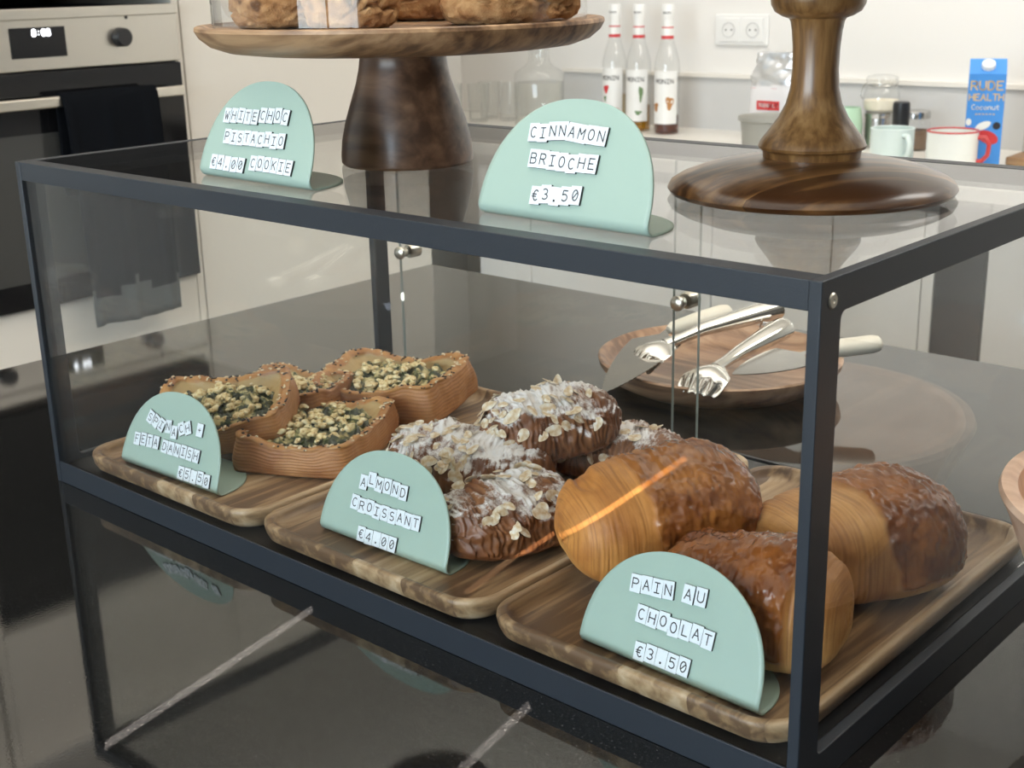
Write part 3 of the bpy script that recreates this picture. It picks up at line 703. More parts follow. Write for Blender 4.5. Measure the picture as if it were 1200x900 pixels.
# ------------------------------------------------------------------ pastries
def fbm(p, s, o=4): return noise.fractal(Vector(p) * s, 1.0, 2.0, o)
def grid_faces(nr, nc):
    F_ = []
    for i in range(nr - 1):
        for j in range(nc): F_.append((i * nc + j, i * nc + (j + 1) % nc, (i + 1) * nc + (j + 1) % nc, (i + 1) * nc + j))
    return F_
def pain(name, seed, L_, Wd, Hh, s0, s1, mtl, pitch=.0040):
    ns, nt_ = 190, 150; off = Vector((seed * 7.3, seed * 3.1, seed * 1.7))
    prof = []
    for i in range(ns + 1):
        a = -PI / 2 + PI * i / ns; s_ = math.sin(a)
        e = max(0.0, 1 - abs(s_) ** 4.2) ** (1 / 2.6); prof.append((s_, e))
    arc_ = [0]
    for (a, e0), (b_, e1) in zip(prof, prof[1:]): arc_.append(arc_[-1] + math.hypot((b_ - a) * L_ / 2, (e1 - e0) * Wd * .42))
    V, tone, ring_, und = [], [], [], []
    for i, (s_, e) in enumerate(prof):
        for j in range(nt_):
            th = 2 * PI * j / nt_; c, sn = math.cos(th), math.sin(th)
            y = Wd / 2 * sgp(c, .68); zc = Hh * .40
            z = (Hh - zc) * sgp(sn, .74) if sn > 0 else zc * sgp(sn, .55)
            x = s_ * L_ / 2
            p0 = Vector((x, y, z)); lo = fbm(p0 + off, 16, 2)
            sk = ssm(s0 - .035, s0 + .035, s_ + .10 * fbm(off + p0, 26, 3) + .05 * c) * (1 - ssm(s1 - .04, s1 + .04, s_ + .05 * fbm(off + p0, 40, 2)))
            zl = (z + zc) / Hh
            sk *= ssm(.20, .27, zl + .05 * fbm(p0 + off * 2, 40, 3) - (.0 if abs(c) < .98 else .0))
            ee = e * (1 + .05 * lo)
            y1, z1 = y * ee, z * ee * (.97 if s_ < 0 else 1)
            qv = Vector((arc_[i] / pitch * 3.0 + .8 * fbm(Vector((x * .6, y * .35, z * .35)) + off, 22, 2), math.cos(th) * .7 + seed, math.sin(th) * .7))
            ln = noise.noise(qv * 1.15) + .55 * noise.noise(qv * 2.6 + off); rg = .5 - .6 * ln; rg2 = .62 * ssm(-.1, .7, ln)
            amp = (1 - sk) * (.0010 * rg)
            wr = sk * (.0026 + .0020 * fbm(p0 + off, 95, 4) + .0014 * fbm(p0 - off, 270, 3))
            nrm = Vector((0, c, sn if sn > 0 else sn * .25)); dd = amp + wr * (1 if sn > -.3 else 0)
            # dents where the layers have sagged
            dent = -.004 * ssm(.25, .6, fbm(Vector((x * 1.2, y * .5, z * .5)) + off * 3, 30, 2)) * (1 - sk) * (sn > -.2)
            v = Vector((x * (1 + .02 * lo), y1, z1 + zc)) + nrm * (dd + dent) * e ** .3
            v.z += .006 * (fbm(Vector((x, y * .3, 0)) + off, 12, 2)) * max(0, sn)
            v.z = max(v.z, 0)
            V.append(v); tone.append(sk); ring_.append(rg2 * (1 - .5 * ssm(.3, .0, zl))); und.append(ssm(.30, .10, zl) * ssm(s0 - .05, s0 + .1, s_) * (.6 + .6 * fbm(p0 + off, 30, 2)) if s_ > s0 - .1 else 0.25 * ssm(.2, .05, zl))
    o = from_data(name, V, grid_faces(ns + 1, nt_), mtl, None, attrs={'tone': tone, 'ring': [min(1, max(0, r)) for r in ring_], 'under': [min(1, max(0, r)) for r in und]})
    return o
def place(o, x, y, z, rz, rx=0, ry=0):
    o.matrix_world = Matrix.Translation((x, y, z)) @ Matrix.Rotation(math.radians(rz), 4, 'Z') @ Matrix.Rotation(math.radians(ry), 4, 'Y') @ Matrix.Rotation(math.radians(rx), 4, 'X')
    return o
GP = 'chocolate pastries on the near tray'
o = pain('pain_au_chocolat', 3, .150, .103, .073, -.12, 2, M['pain']); place(o, .7135, .2310, TZ, 63)
tag(o, 'dark glazed chocolate pastry with striped pale side, behind the corner post', 'pastry', GP)
o = pain('pain_au_chocolat', 5, .126, .085, .072, -2, .55, M['pain']); place(o, 0.7083, 0.0983, TZ + .0015, 12)
tag(o, 'brown glazed chocolate pastry directly behind its price sign', 'pastry', GP)
o = pain('pain_au_chocolat', 9, .150, .094, .076, -.30, 2, M['pain_light']); place(o, 0.5942, 0.1514, TZ + .016, 60, 10, -3)
tag(o, 'golden chocolate pastry resting tilted at the left of the near tray', 'pastry', GP)

def croissant(seed, L_, Wd, Hh, sugar_amt):
    ns, nt_ = 170, 120; off = Vector((seed * 5.3, seed * 2.1, seed * 4.7)); nseg = 7
    V, tone, ring_, und, nz = [], [], [], [], []
    for i in range(ns + 1):
        a = -PI / 2 + PI * i / ns; s_ = math.sin(a)
        e = max(0.0, 1 - abs(s_) ** 3.0) ** (1 / 2.3)
        sg = (s_ * .5 + .5) * nseg + .25 * math.sin(seed)
        d_ = abs(s_) * nseg * .5 + .15; fr = d_ % 1.0
        step = 1 + .085 * (.55 - fr) * (1 if abs(s_) < .93 else 0)
        for j in range(nt_):
            th = 2 * PI * j / nt_; c, sn = math.cos(th), math.sin(th)
            zc = Hh * .38; x = s_ * L_ / 2
            y = Wd / 2 * sgp(c, .85); z = (Hh - zc) * sgp(sn, .88) if sn > 0 else zc * sgp(sn, .6)
            p0 = Vector((x, y, z)); lo = fbm(p0 + off, 18, 3)
            warp = .9 * fbm(p0 + off, 24, 3)
            d2 = abs(s_ + .06 * c * (1 if s_ > 0 else -1)) * nseg * .5 + .15 + warp * .6; fr2 = d2 % 1
            stp = 1 + .045 * (.5 - fr2) * (1 - ssm(.85, .97, abs(s_)))
            ph = s_ * L_ / 2 / .0048 + 1.9 * fbm(Vector((x, y * .5, z * .5)) + off, 45, 3)
            rg = max(0, 1 - abs((ph % 1) - .5) * 2.6)
            ex = e * stp * (1 + .07 * lo)
            v = Vector((x * (1 + .03 * lo), y * ex + .012 * s_ * s_ * math.sin(seed), z * ex + zc))
            rough_ = .0026 * fbm(p0 + off, 95, 5) - .0017 * rg
            top = max(0, sn)
            v += Vector((0, c, sn)) * rough_ * (1 if sn > -.3 else 0)
            v.z += top * .004 * fbm(p0 - off, 45, 3)
            v.z = max(v.z, 0)
            V.append(v); tone.append(.30 + .5 * ssm(-.2, .3, lo)); ring_.append(.8 * rg); und.append(0); nz.append(top)
    o = from_data('almond_croissant', V, grid_faces(ns + 1, nt_), M['almondpastry'], None)
    me = o.data; me.update()
    sug = []
    for v_ in me.vertices:
        nzv = max(0, v_.normal.z); patch = fbm(v_.co + off * 1.3, 30, 3)
        sug.append(min(1, max(0, (nzv ** 1.4) * sugar_amt + .55 * patch * nzv - .05)))
    for k_, vals in (('tone', tone), ('ring', ring_), ('under', und), ('sugar', sug)):
        a_ = me.attributes.new(k_, 'FLOAT', 'POINT'); a_.data.foreach_set('value', vals)
    return o
# almond flake shapes
def flake_mesh(seed):
    rnd = random.Random(seed); V, Fc = [], []; n = 18; L_, Wd = .0066 * rnd.uniform(.85, 1.1), .0044 * rnd.uniform(.85, 1.1)
    for zz in (-.00035, .00035):
        V.append((0, 0, zz + .0004))
        for rr_ in (.6, 1.0):
            for i in range(n):
                a = 2 * PI * i / n; k_ = 1 + .22 * max(0, math.cos(a)) ** 3
                x, y = L_ * rr_ * math.cos(a) * k_, Wd * rr_ * math.sin(a) * (1 - .18 * math.cos(a))
                V.append((x, y, zz * (1 if rr_ < .9 else .55) - 9 * x * x * (1 if seed % 2 else -1) * .9 + 6 * y * y))
    h_ = len(V) // 2
    for b0, fl in ((0, 1), (h_, 0)):
        for i in range(n):
            j = (i + 1) % n
            t1 = (b0, b0 + 1 + i, b0 + 1 + j); t2 = (b0 + 1 + i, b0 + 1 + n + i, b0 + 1 + n + j, b0 + 1 + j)
            Fc += [t1[::-1] if fl else t1, t2[::-1] if fl else t2]
    for i in range(n):
        j = (i + 1) % n; Fc.append((1 + n + i, 1 + n + j, h_ + 1 + n + j, h_ + 1 + n + i))
    me = bpy.data.meshes.new('almond_flake'); me.from_pydata(V, [], Fc); me.update()
    me.polygons.foreach_set('use_smooth', [True] * len(me.polygons)); me.set_sharp_from_angle(angle=math.radians(50))
    me.materials.append(M['flake']); return me
FM = [flake_mesh(k) for k in range(5)]
def add_flakes(o, n, seed, smin=-1, smax=1, stick=.25, ymin=-1, ymax=1):
    rnd = random.Random(seed); vs_ = [v for v in o.data.vertices if v.normal.z > .25]
    L_ = max(v.co.x for v in o.data.vertices); Wm = max(v.co.y for v in o.data.vertices); k = 0
    while k < n:
        v = rnd.choice(vs_)
        if not (smin <= v.co.x / L_ <= smax and ymin <= v.co.y / Wm <= ymax): continue
        k += 1
        nrm = v.normal.copy(); nrm = (nrm + Vector((rnd.uniform(-1, 1), rnd.uniform(-1, 1), rnd.uniform(-.3, .6))) * (.28 if rnd.random() > stick else .8)).normalized()
        q = nrm.to_track_quat('Z', 'Y').to_matrix().to_4x4()
        s_ = rnd.uniform(.7, 1.1)
        f_ = bpy.data.objects.new('almond_flake', FM[rnd.randrange(5)]); C.objects.link(f_); f_.parent = o
        f_.matrix_local = Matrix.Translation(v.co + v.normal * rnd.uniform(.0004, .0022)) @ q @ Matrix.Rotation(rnd.uniform(0, 6.28), 4, 'Z') @ Matrix.Scale(s_, 4)
GA = 'almond croissants on the middle tray'
o = croissant(1, .150, .094, .057, .80); place(o, 0.3807, 0.1709, TZ + .002, 24, 4, 0); add_flakes(o, 70, 11, -1, .25)
tag(o, 'sugar-dusted almond croissant right behind its price sign', 'croissant', GA)
o = croissant(2, .128, .088, .052, .72); place(o, 0.4752, 0.1222, TZ, 78, 0, 0); add_flakes(o, 40, 12, -1, .6)
tag(o, 'sugar-dusted almond croissant lying lowest beside the golden chocolate pastry', 'croissant', GA)
o = croissant(3, .126, .082, .054, .85); place(o, 0.4158, 0.2411, TZ + .031, 58, 5, -4); add_flakes(o, 55, 13, -.9, .6)
tag(o, 'sugar-dusted almond croissant stacked topmost on the middle tray', 'croissant', GA)
o = croissant(4, .128, .084, .046, .62); place(o, 0.4509, 0.2957, TZ, 20, 0, 0); add_flakes(o, 50, 14, -1, .5)
tag(o, 'almond croissant half hidden at the rear of the middle tray', 'croissant', GA)

crumbM = []
for k in range(4):
    bmx = bmesh.new(); bmesh.ops.create_icosphere(bmx, subdivisions=3, radius=.0056)
    for v in bmx.verts:
        d_ = v.co.normalized(); v.co = d_ * (.0056 * (1 + .42 * fbm(v.co + Vector((k * 3, 0, 0)), 210, 3))); v.co.z *= .72; v.co.x *= 1.3
    me = bpy.data.meshes.new('feta_crumb'); bmx.to_mesh(me); bmx.free(); me.polygons.foreach_set('use_smooth', [True] * len(me.polygons)); me.materials.append(M['feta']); crumbM.append(me)
def danish(seed, a, b_, h0, label, fold=.25):
    nt_ = 220; off = Vector((seed * 4.1, seed * 2.7, seed * 6.3)); n_ = 9.0
    rows = [(0, 0, 'b'), (.5, 0, 'b'), (.9, 0, 'b'), (.955, .03, 'w')]
    NW = 40
    for i in range(NW + 1): rows.append((1, .05 + .87 * i / NW, 'w'))
    rows += [(.985, .960, 'r'), (.965, .988, 'r'), (.935, 1.0, 'r'), (.905, .990, 'r'), (.875, .965, 'r'), (.845, .925, 'r'), (.815, .875, 'i'), (.785, .82, 'i'), (.75, .76, 'i'), (.70, .68, 'i'), (.6, .58, 'i'), (.3, .5, 'i'), (0, .5, 'i')]
    V, tone, ring_, und = [], [], [], []; info = []
    for rho, zf, k in rows:
        for j in range(nt_):
            t_ = 2 * PI * j / nt_; c, s_ = math.cos(t_), math.sin(t_)
            R_ = 1 / ((abs(c) ** n_ + abs(s_) ** n_) ** (1 / n_))
            corner = ssm(1.10, 1.19, R_)
            ht = h0 * (.92 + fold * .22 * math.cos(2 * t_) + .12 * fbm(Vector((c, s_, 0)) + off, 1.3, 3) + .15 * ssm(1.0, 1.19, R_))
            x, y = a * R_ * c, b_ * R_ * s_
            p0 = Vector((x, y, zf * h0)) + off
            rr_ = rho
            lam = 0
            if k == 'w':
                ph = zf * 11.0 + 1.0 * fbm(Vector((c * 1.2, s_ * 1.2, zf * .4)) + off, 1.6, 3)
                lam = max(0, 1 - abs((ph % 1) - .5) * 2.4)
                rr_ = rho * (.965 + .035 * math.sin(PI * min(1, zf * .9 + .1)) + .007 * lam + .03 * fbm(p0, 25, 3))
            elif k in 'ri': rr_ = rho * (1 + .03 * fbm(p0, 30, 3))
            z = ht * zf + (.0022 * fbm(p0, 60, 3) if k in 'ri' else 0)
            x, y = x * rr_, y * rr_
            # folded corners pinch in
            if k in 'wr': x *= 1 - .035 * corner * ssm(.3, 1, zf); y *= 1 - .035 * corner * ssm(.3, 1, zf)
            V.append((x, y, max(0, z))); tone.append(1.0 if k == 'r' else (.15 if k == 'i' else .3 * ssm(.75, 1, zf))); ring_.append(lam * (.30 + .35 * max(0, fbm(Vector((c, s_, zf * 3)) + off, 2.2, 3) + .4))); und.append(.9 if k == 'i' else 0)
    o = from_data('spinach_danish', V, grid_faces(len(rows), nt_), M['danish'], None, attrs={'tone': tone, 'ring': ring_, 'under': und})
    tag(o, label, 'danish pastry', 'spinach danishes on the first tray')
    # filling
    fr, fn = 26, 90; V2 = [];
    for i in range(fr + 1):
        for j in range(fn):
            t_ = 2 * PI * j / fn; c, s_ = math.cos(t_), math.sin(t_); q_ = 4.0
            R_ = 1 / ((abs(c) ** q_ + abs(s_) ** q_) ** (1 / q_)); r_ = i / fr
            x, y = a * .80 * R_ * c * r_, b_ * .80 * R_ * s_ * r_
            z = h0 * (.70 + .16 * (1 - r_ ** 2)) + .009 * fbm(Vector((x, y, 0)) + off, 95, 5) - .006 * ssm(.85, 1, r_)
            V2.append((x, y, z))
    from_data('spinach_filling', V2, grid_faces(fr + 1, fn), M['spinach'], o)
    rnd = random.Random(seed * 17)
    for k_ in range(80):
        r_ = rnd.random() ** .7 * .62; t_ = rnd.uniform(0, 6.28)
        f_ = bpy.data.objects.new('feta_crumb', crumbM[rnd.randrange(4)]); C.objects.link(f_); f_.parent = o
        x, y = a * r_ * 1.15 * math.cos(t_), b_ * r_ * 1.15 * math.sin(t_)
        f_.matrix_local = Matrix.Translation((x, y, h0 * (.74 + .16 * (1 - r_ * r_)) + rnd.uniform(-.001, .004))) @ Matrix.Rotation(rnd.uniform(0, 6.28), 4, 'Z') @ Matrix.Rotation(rnd.uniform(-.6, .6), 4, 'X') @ Matrix.Scale(rnd.uniform(.3, .75), 4)
    for nm, mt, cnt, sz in (('sesame_seeds', M['sesame'], 70, 1.15), ('nigella_seeds', M['nigella'], 90, 1.05)):
        q = MB(); cand = [i for i in range(len(V)) if tone[i] > .8 or (und[i] > .5 and rnd.random() < .04)]
        for k_ in range(cnt):
            v = Vector(V[rnd.choice(cand)]); q2 = bmesh.ops.create_icosphere(q.bm, subdivisions=1, radius=.0012 * sz)
            ml = Matrix.Translation(v + Vector((0, 0, .0006))) @ Matrix.Rotation(rnd.uniform(0, 6.28), 4, 'Z') @ Matrix.Rotation(rnd.uniform(-.7, .7), 4, 'X') @ Matrix.Diagonal((1.5, .85, .6, 1))
            for vv in q2['verts']: vv.co = ml @ vv.co
        so = q.build(nm, mt, o); so['kind'] = 'stuff'
    return o
o = danish(1, .0600, .0720, .032, 'spinach danish nearest the almond croissants, its filling facing up'); place(o, 0.1935, 0.1651, TZ, 27, 0, 0)
o = danish(2, .0770, .0530, .038, 'spinach danish at the back of the tray beside the rear post', .2); place(o, 0.1564, 0.2996, TZ + .004, 16, 6, -4)
o = danish(3, .0660, .0490, .033, 'spinach danish leaning tilted behind its price sign', .2); place(o, 0.1135, 0.1202, TZ + .018, 38, 13, -5)
o = danish(4, .0540, .0480, .038, 'spinach danish mostly hidden between the other three'); place(o, 0.0921, 0.2177, TZ, 20, 0, 0)

# ------------------------------------------------------------------ cake stand with cloche and cookies
cs = empty('cake_stand', (.303, .193, H - .0005)); tag(cs, 'dark wooden cake stand with thick flared leg carrying cookies', 'cake stand')
MB().lathe([(0, 0), (.0535, 0), (.0552, .002), (.0553, .008), (.0540, .020), (.0505, .035), (.0455, .050), (.0400, .066), (.0370, .078), (.0358, .086), (.0368, .0905), (.040, .093), (0, .093)], 96).build('leg', M['stand'], cs)
MB().lathe([(0, .0925), (.100, .0925), (.125, .0930), (.142, .0950), (.155, .0995), (.163, .1060), (.1665, .1120), (.1660, .1145), (.1640, .1155), (.1600, .1148), (.1560, .1130), (0, .1130)], 128).build('plate', M['plate'], cs)
cl = empty('glass_cloche', (.303, .193, H - .0005 + .1132)); tag(cl, 'clear glass cloche covering the cookies on the cake stand', 'cloche')
pr_ = [(.1500, 0), (.1520, .0015), (.1520, .10), (.1500, .125), (.1400, .150), (.115, .172), (.07, .186), (.015, .190), (.0, .190)]
MB().lathe(pr_, 96).build('dome', M['thin'], cl)
MB().lathe([(0, .190), (.010, .191), (.012, .196), (.018, .204), (.020, .212), (.014, .222), (0, .225)], 40).build('finial', M['thin'], cl)
def cookie(x, y, z, r, h_, seed, label):
    V = []; nr, nc = 46, 110; off = Vector((seed * 3.3, seed * 1.9, 0))
    for i in range(nr + 1):
        a = -PI / 2 + PI * i / nr
        for j in range(nc):
            t_ = 2 * PI * j / nc; rr_ = r * max(0, math.cos(a)) ** (.55 if a > 0 else .22); z_ = h_ * (.42 + .58 * math.sin(a)) if a > 0 else h_ * .42 * (1 + math.sin(a))
            p = Vector((rr_ * math.cos(t_), rr_ * math.sin(t_), z_)); q = p + off
            nf = fbm(q, 38, 5); crack = abs(fbm(q + Vector((5, 2, 1)), 30, 3))
            k_ = 1 + .09 * nf; cr = -.006 * ssm(.10, .0, crack) * ssm(.05, .4, z_ / h_)
            d_ = Vector((p.x, p.y, (z_ - h_ * .3) * .8)); d_ = d_.normalized() if d_.length > 1e-6 else Vector((0, 0, 1))
            p = Vector((p.x * k_, p.y * k_, p.z * (1 + .10 * nf))) + d_ * (cr + .0018 * fbm(q, 190, 4))
            p.z = max(0, p.z); V.append(p)
    o = from_data('cookie', V, grid_faces(nr + 1, nc), M['cookie']); o.location = (x, y, z)
    o.rotation_euler.z = seed
    rnd = random.Random(seed)
    for k_ in range(7):
        v = V[rnd.randrange(int(nr * .6) * nc, int(nr * .95) * nc)]
        q = MB(); r3 = bmesh.ops.create_icosphere(q.bm, subdivisions=2, radius=.004)
        for vv in r3['verts']: vv.co = vv.co * (1 + .3 * fbm(vv.co + off, 260, 2))
        pz = q.build('pistachio_piece', M['pistachio'] if k_ % 2 else M['flour'], o); pz.location = v
    tag(o, label, 'cookie', 'pistachio cookies under the cloche')
    return o
ZP = H - .0005 + .1132
rtv = Vector((.741, .671)); fv = Vector((-.671, .741))
def onplate(u, v): p = Vector((.303, .193)) + rtv * u + fv * v; return p.x, p.y
for (u, v, r, h_, sd, lb) in ((.088, -.055, .0555, .052, 1, 'large cracked cookie under the cloche nearest the syrup bottles'), (-.030, -.095, .0350, .050, 2, 'cookie at the front of the cloche above the stand leg'), (-.088, -.040, .0430, .048, 3, 'cookie at the front left under the cloche'),
                         (.022, .075, .0500, .050, 4, 'cookie in the middle of the cloche behind the front pair'), (-.075, .055, .0480, .046, 5, 'cookie at the rear left under the cloche')):
    x, y = onplate(u, v); cookie(x, y, ZP, r, h_, sd, lb)

# second stand: broad turned base and slim stem
s2 = empty('cake_stand', (.658, .239, H - .0005)); tag(s2, 'cake stand with broad domed base and slim waisted stem', 'cake stand')
bs_ = MB().lathe([(0, 0), (.092, 0), (.0965, .0015), (.0985, .0045), (.0965, .0085), (.0900, .0125), (.0750, .0180), (.0550, .0225), (.0400, .0245), (.0345, .0250), (0, .0250)], 128).build('base', M['base'], s2); bs_.rotation_euler.z = math.radians(58)
MB().lathe([(.0330, .0249), (.0335, .0290), (.0340, .0300), (.0360, .0310), (.0366, .0330), (.0350, .0365), (.0300, .0430), (.0235, .0520), (.0190, .0610), (.0165, .0710), (.0155, .0840), (.0158, .0980), (.0168, .1090), (.0178, .1150), (.0190, .1170), (.0235, .1185), (.0285, .1215), (.0310, .1260), (.0318, .1310), (.0300, .137), (.026, .141), (0, .141)], 80).build('stem', M['stem'], s2)
MB().lathe([(0, .1408), (.11, .1408), (.135, .144), (.150, .152), (.152, .158), (.148, .160), (.14, .157), (0, .156)], 96).build('plate', M['base'], s2)

# ------------------------------------------------------------------ utensil bowl behind the case
ub = MB().lathe([(0, 0), (.085, 0), (.110, .004), (.128, .013), (.137, .026), (.1385, .033), (.136, .0345), (.132, .033), (.124, .024), (.105, .0145), (.08, .0115), (0, .011)], 96).build('wooden_bowl', M['bowl'])
ub.location = (.325, .648, 0); tag(ub, 'shallow round wooden bowl of serving tools behind the case', 'bowl')
def cake_server(handle_end, neck, tip, wl, wr_, label, serr=True):
    """handle_end, neck, tip are points in the place; the blade widens from the neck"""
    he, nk, tp = Vector(handle_end), Vector(neck), Vector(tip)
    r = empty('cake_server', he); tag(r, label, 'cake server', 'cake servers in the wooden bowl')
    he0 = Vector((0, 0, 0)); n0 = nk - he; t0 = tp - he
    d = n0.normalized(); pts = [he0, he0 + d * .003, he0 + d * .010, n0 * .5, n0 * .92, n0]
    MB().tube(pts, [.005, .0105, .0130, .0132, .0105, .0060], 18, flat=.75).build('handle', M['cream'], r)
    ax = (t0 - n0); L_ = ax.length; ax.normalize(); side = ax.cross(Vector((0, 0, 1))).normalized(); nr_ = side.cross(ax).normalized()
    out = [(0, -.006), (.012, -.007), (.030, -.5 * wl * 1.0), (.055, -wl * .62)]
    left = []; n = 40
    for i in range(n + 1):
        f_ = .20 + .80 * i / n; wdt = wl * math.sin(PI * min(1, (1 - f_) * .62 + .0)) ** .8 if f_ < 1 else 0
        left.append((L_ * f_, wdt * .5 + (.0010 * (i % 2) if serr else 0)))
    outline = [(0, .004), (L_ * .08, .005)] + left + [(a, -b_) for a, b_ in reversed([(x, max(0, y)) for x, y in left])] + [(L_ * .08, -.005), (0, -.004)]
    q = MB(); A = [q.bm.verts.new(n0 + ax * a + side * b_ + nr_ * .0005) for a, b_ in outline]; B = [q.bm.verts.new(n0 + ax * a + side * b_ - nr_ * .0005) for a, b_ in outline]
    q.bm.faces.new(A); q.bm.faces.new(B)
    for i in range(len(A)): j = (i + 1) % len(A); q.bm.faces.new((A[i], A[j], B[j], B[i]))
    q.build('blade', M['blade'], r)
    return r
cake_server((.312, .690, .074), (.275, .618, .060), (.322, .436, .040), .058, .03, 'white handled cake server pointing at the almond croissants')
cake_server((.500, .694, .066), (.442, .640, .058), (.398, .560, .044), .070, .03, 'white handled cake server whose handle overhangs the bowl toward the right', False)
tg = empty('serving_tongs', (.360, .700, .060)); tag(tg, 'chrome serving tongs with scalloped ends in the wooden bowl', 'tongs')
def tong_arm(end, mid, head, sgn):
    e, m_, h_ = (Vector(p) - Vector((.360, .700, .060)) for p in (end, mid, head))
    d = (m_ - e).normalized()
    pts = [e - d * .002, e, e + d * .006, e.lerp(m_, .45), m_, m_.lerp(h_, .3), m_.lerp(h_, .6)]
    arm = MB().tube(pts, [.009, .0150, .0160, .0135, .0090, .0072, .0080], 20, flat=.8).build('arm', M['chrome'], tg)
    hd_ = (h_ - m_).normalized(); side = hd_.cross(Vector((0, 0, 1))).normalized(); nr_ = side.cross(hd_)
    V, Fc = [], []; nu, nv = 30, 44; st = m_.lerp(h_, .52); Lh = (h_ - st).length + .014
    for i in range(nu + 1):
        f_ = i / nu
        for j in range(nv + 1):
            g = 2 * j / nv - 1; wd = .008 + .020 * math.sin(PI * min(1, .10 + f_ * .62)) ** 1.2
            scal = (.0045 * abs(math.sin(g * PI * 2.5))) * ssm(.55, 1, f_) + .0035 * ssm(.9, 1, abs(g)) * abs(math.sin(f_ * PI * 3))
            dome = (1 - g * g) * .012 * (.35 + .65 * math.sin(PI * min(1, f_ * .9 + .1)))
            cupd = -.010 * ssm(.6, 1, f_)
            V.append(st + hd_ * (Lh * f_ * (1 - .18 * g * g) + scal) + side * (g * wd) + nr_ * (dome + cupd - .004))
    for i in range(nu):
        for j in range(nv): a = i * (nv + 1) + j; Fc.append((a, a + 1, a + nv + 2, a + nv + 1))
    o = from_data('scalloped_head', V, Fc, M['chrome'], arm); sm_ = o.modifiers.new('thickness', 'SOLIDIFY'); sm_.thickness = .0010
tong_arm((.360, .712, .080), (.320, .618, .068), (.294, .538, .052), 1)
tong_arm((.381, .692, .064), (.376, .606, .053), (.378, .530, .043), -1)
q = MB(); q.tube([(.004 + .006 * math.cos(a), -.02, .004 + .006 * math.sin(a)) for a in [2 * PI * i / 24 for i in range(25)]], .0011, 8, upv=(0, 1, 0)); q.build('hanging_ring', M['chrome'], tg)

# bowl at the right edge
rb = MB().lathe([(0, 0), (.060, 0), (.063, .003), (.060, .010), (.066, .028), (.088, .060), (.113, .095), (.1245, .124), (.1305, .136), (.1290, .140), (.1240, .1405), (.1190, .138), (.1150, .124), (.101, .095), (.078, .062), (.055, .035), (.030, .026), (0, .025)], 96).build('wooden_bowl', M['bowl2'])
rb.location = (.941, .255, 0); tag(rb, 'pale pinkish wooden bowl outside the right glass of the case', 'bowl')

# ------------------------------------------------------------------ things on the back worktop
def bottle(x, y, label, liq, lv, art, k):
    r = empty('syrup_bottle', (x, y, .0004), math.radians(14 + 4 * k)); tag(r, label, 'bottle', 'syrup bottles on the back worktop')
    R_ = .0365
    MB().lathe([(0, 0), (R_ - .004, 0), (R_, .004), (R_, .190), (R_ - .002, .205), (.027, .232), (.0195, .255), (.0165, .280), (.0150, .300), (.0150, .325)], 48).build('glass_body', M['thin'], r)
    MB().lathe([(0, .003), (R_ - .003, .003), (R_ - .0025, .006), (R_ - .0025, lv), (0, lv)], 40).build('syrup', liq, r)
    MB().lathe([(.0156, .322), (.0172, .322), (.0178, .328), (.0178, .356), (.0165, .360), (0, .360)], 32).build('cap', M['white'], r)
    MB().lathe([(.0172, .262), (.0176, .262), (.0160, .322), (.0155, .322)], 32).build('neck_label', M['white'], r)
    for z0, z1, ra in ((.266, .275, .0181), (.296, .303, .0168)):
        q = MB(); q.lathe([(ra, z0), (ra - .0004, z1)], 32); q.build('red_band', M['red'], r)
    a0, a1 = math.radians(-90 - 62), math.radians(-90 + 62); V, Fc = [], []; n = 28
    for i in range(n + 1):
        a = a0 + (a1 - a0) * i / n
        for z in (.030, .178): V.append(((R_ + .0005) * math.cos(a), (R_ + .0005) * math.sin(a), z))
    for i in range(n): Fc.append((2 * i, 2 * i + 2, 2 * i + 3, 2 * i + 1))
    lb = from_data('label', V, Fc, M['white'], r)
    lettering('MONIN', .0085, .0020, M['ink'], lb, RXM((0, -(R_ + .0010), .150), PI / 2), adv=1.35, bend=R_ + .001)
    lettering('MONIN', .0036, .0009, M['ink'], r, RXM((0, -.0182, .338), PI / 2), adv=1.35, bend=.018)
    def blob(ang, z, rx_, rz_, mt):
        V = [(0, z)] ; n = 16; P = []
        for i in range(n):
            a = 2 * PI * i / n; k_ = 1 + .25 * math.sin(3 * a + ang); P.append((ang + rx_ / R_ * math.cos(a) * k_, z + rz_ * math.sin(a) * k_))
        P = [(ang, z)] + P; rr_ = R_ + .0009
        V = [(rr_ * math.sin(a), -rr_ * math.cos(a), z_) for a, z_ in P]
        from_data('label_print', V, [(0, i + 1, (i + 1) % n + 1) for i in range(n)], mt, lb, smooth=False)
    for b_ in art: blob(*b_)
bottle(-1.336, 2.62, 'syrup bottle with rose red label print, leftmost beside the carafe', M['syrup3'], .10, [(-.35, .118, .009, .012, M['red']), (-.2, .060, .014, .008, M['tan']), (.3, .055, .014, .009, M['tan']), (-.45, .09, .005, .008, M['leafgreen'])], 0)
bottle(-1.232, 2.60, 'syrup bottle of golden liquid in the middle of the three', M['syrup'], .075, [(.5, .11, .006, .022, M['leafgreen']), (.3, .055, .010, .006, M['leafgreen'])], 1)
bottle(-1.116, 2.58, 'syrup bottle of dark liquid with brown label print, nearest the socket', M['syrup2'], .052, [(.45, .090, .011, .018, M['tan']), (-.75, .078, .010, .012, M['tan'])], 2)

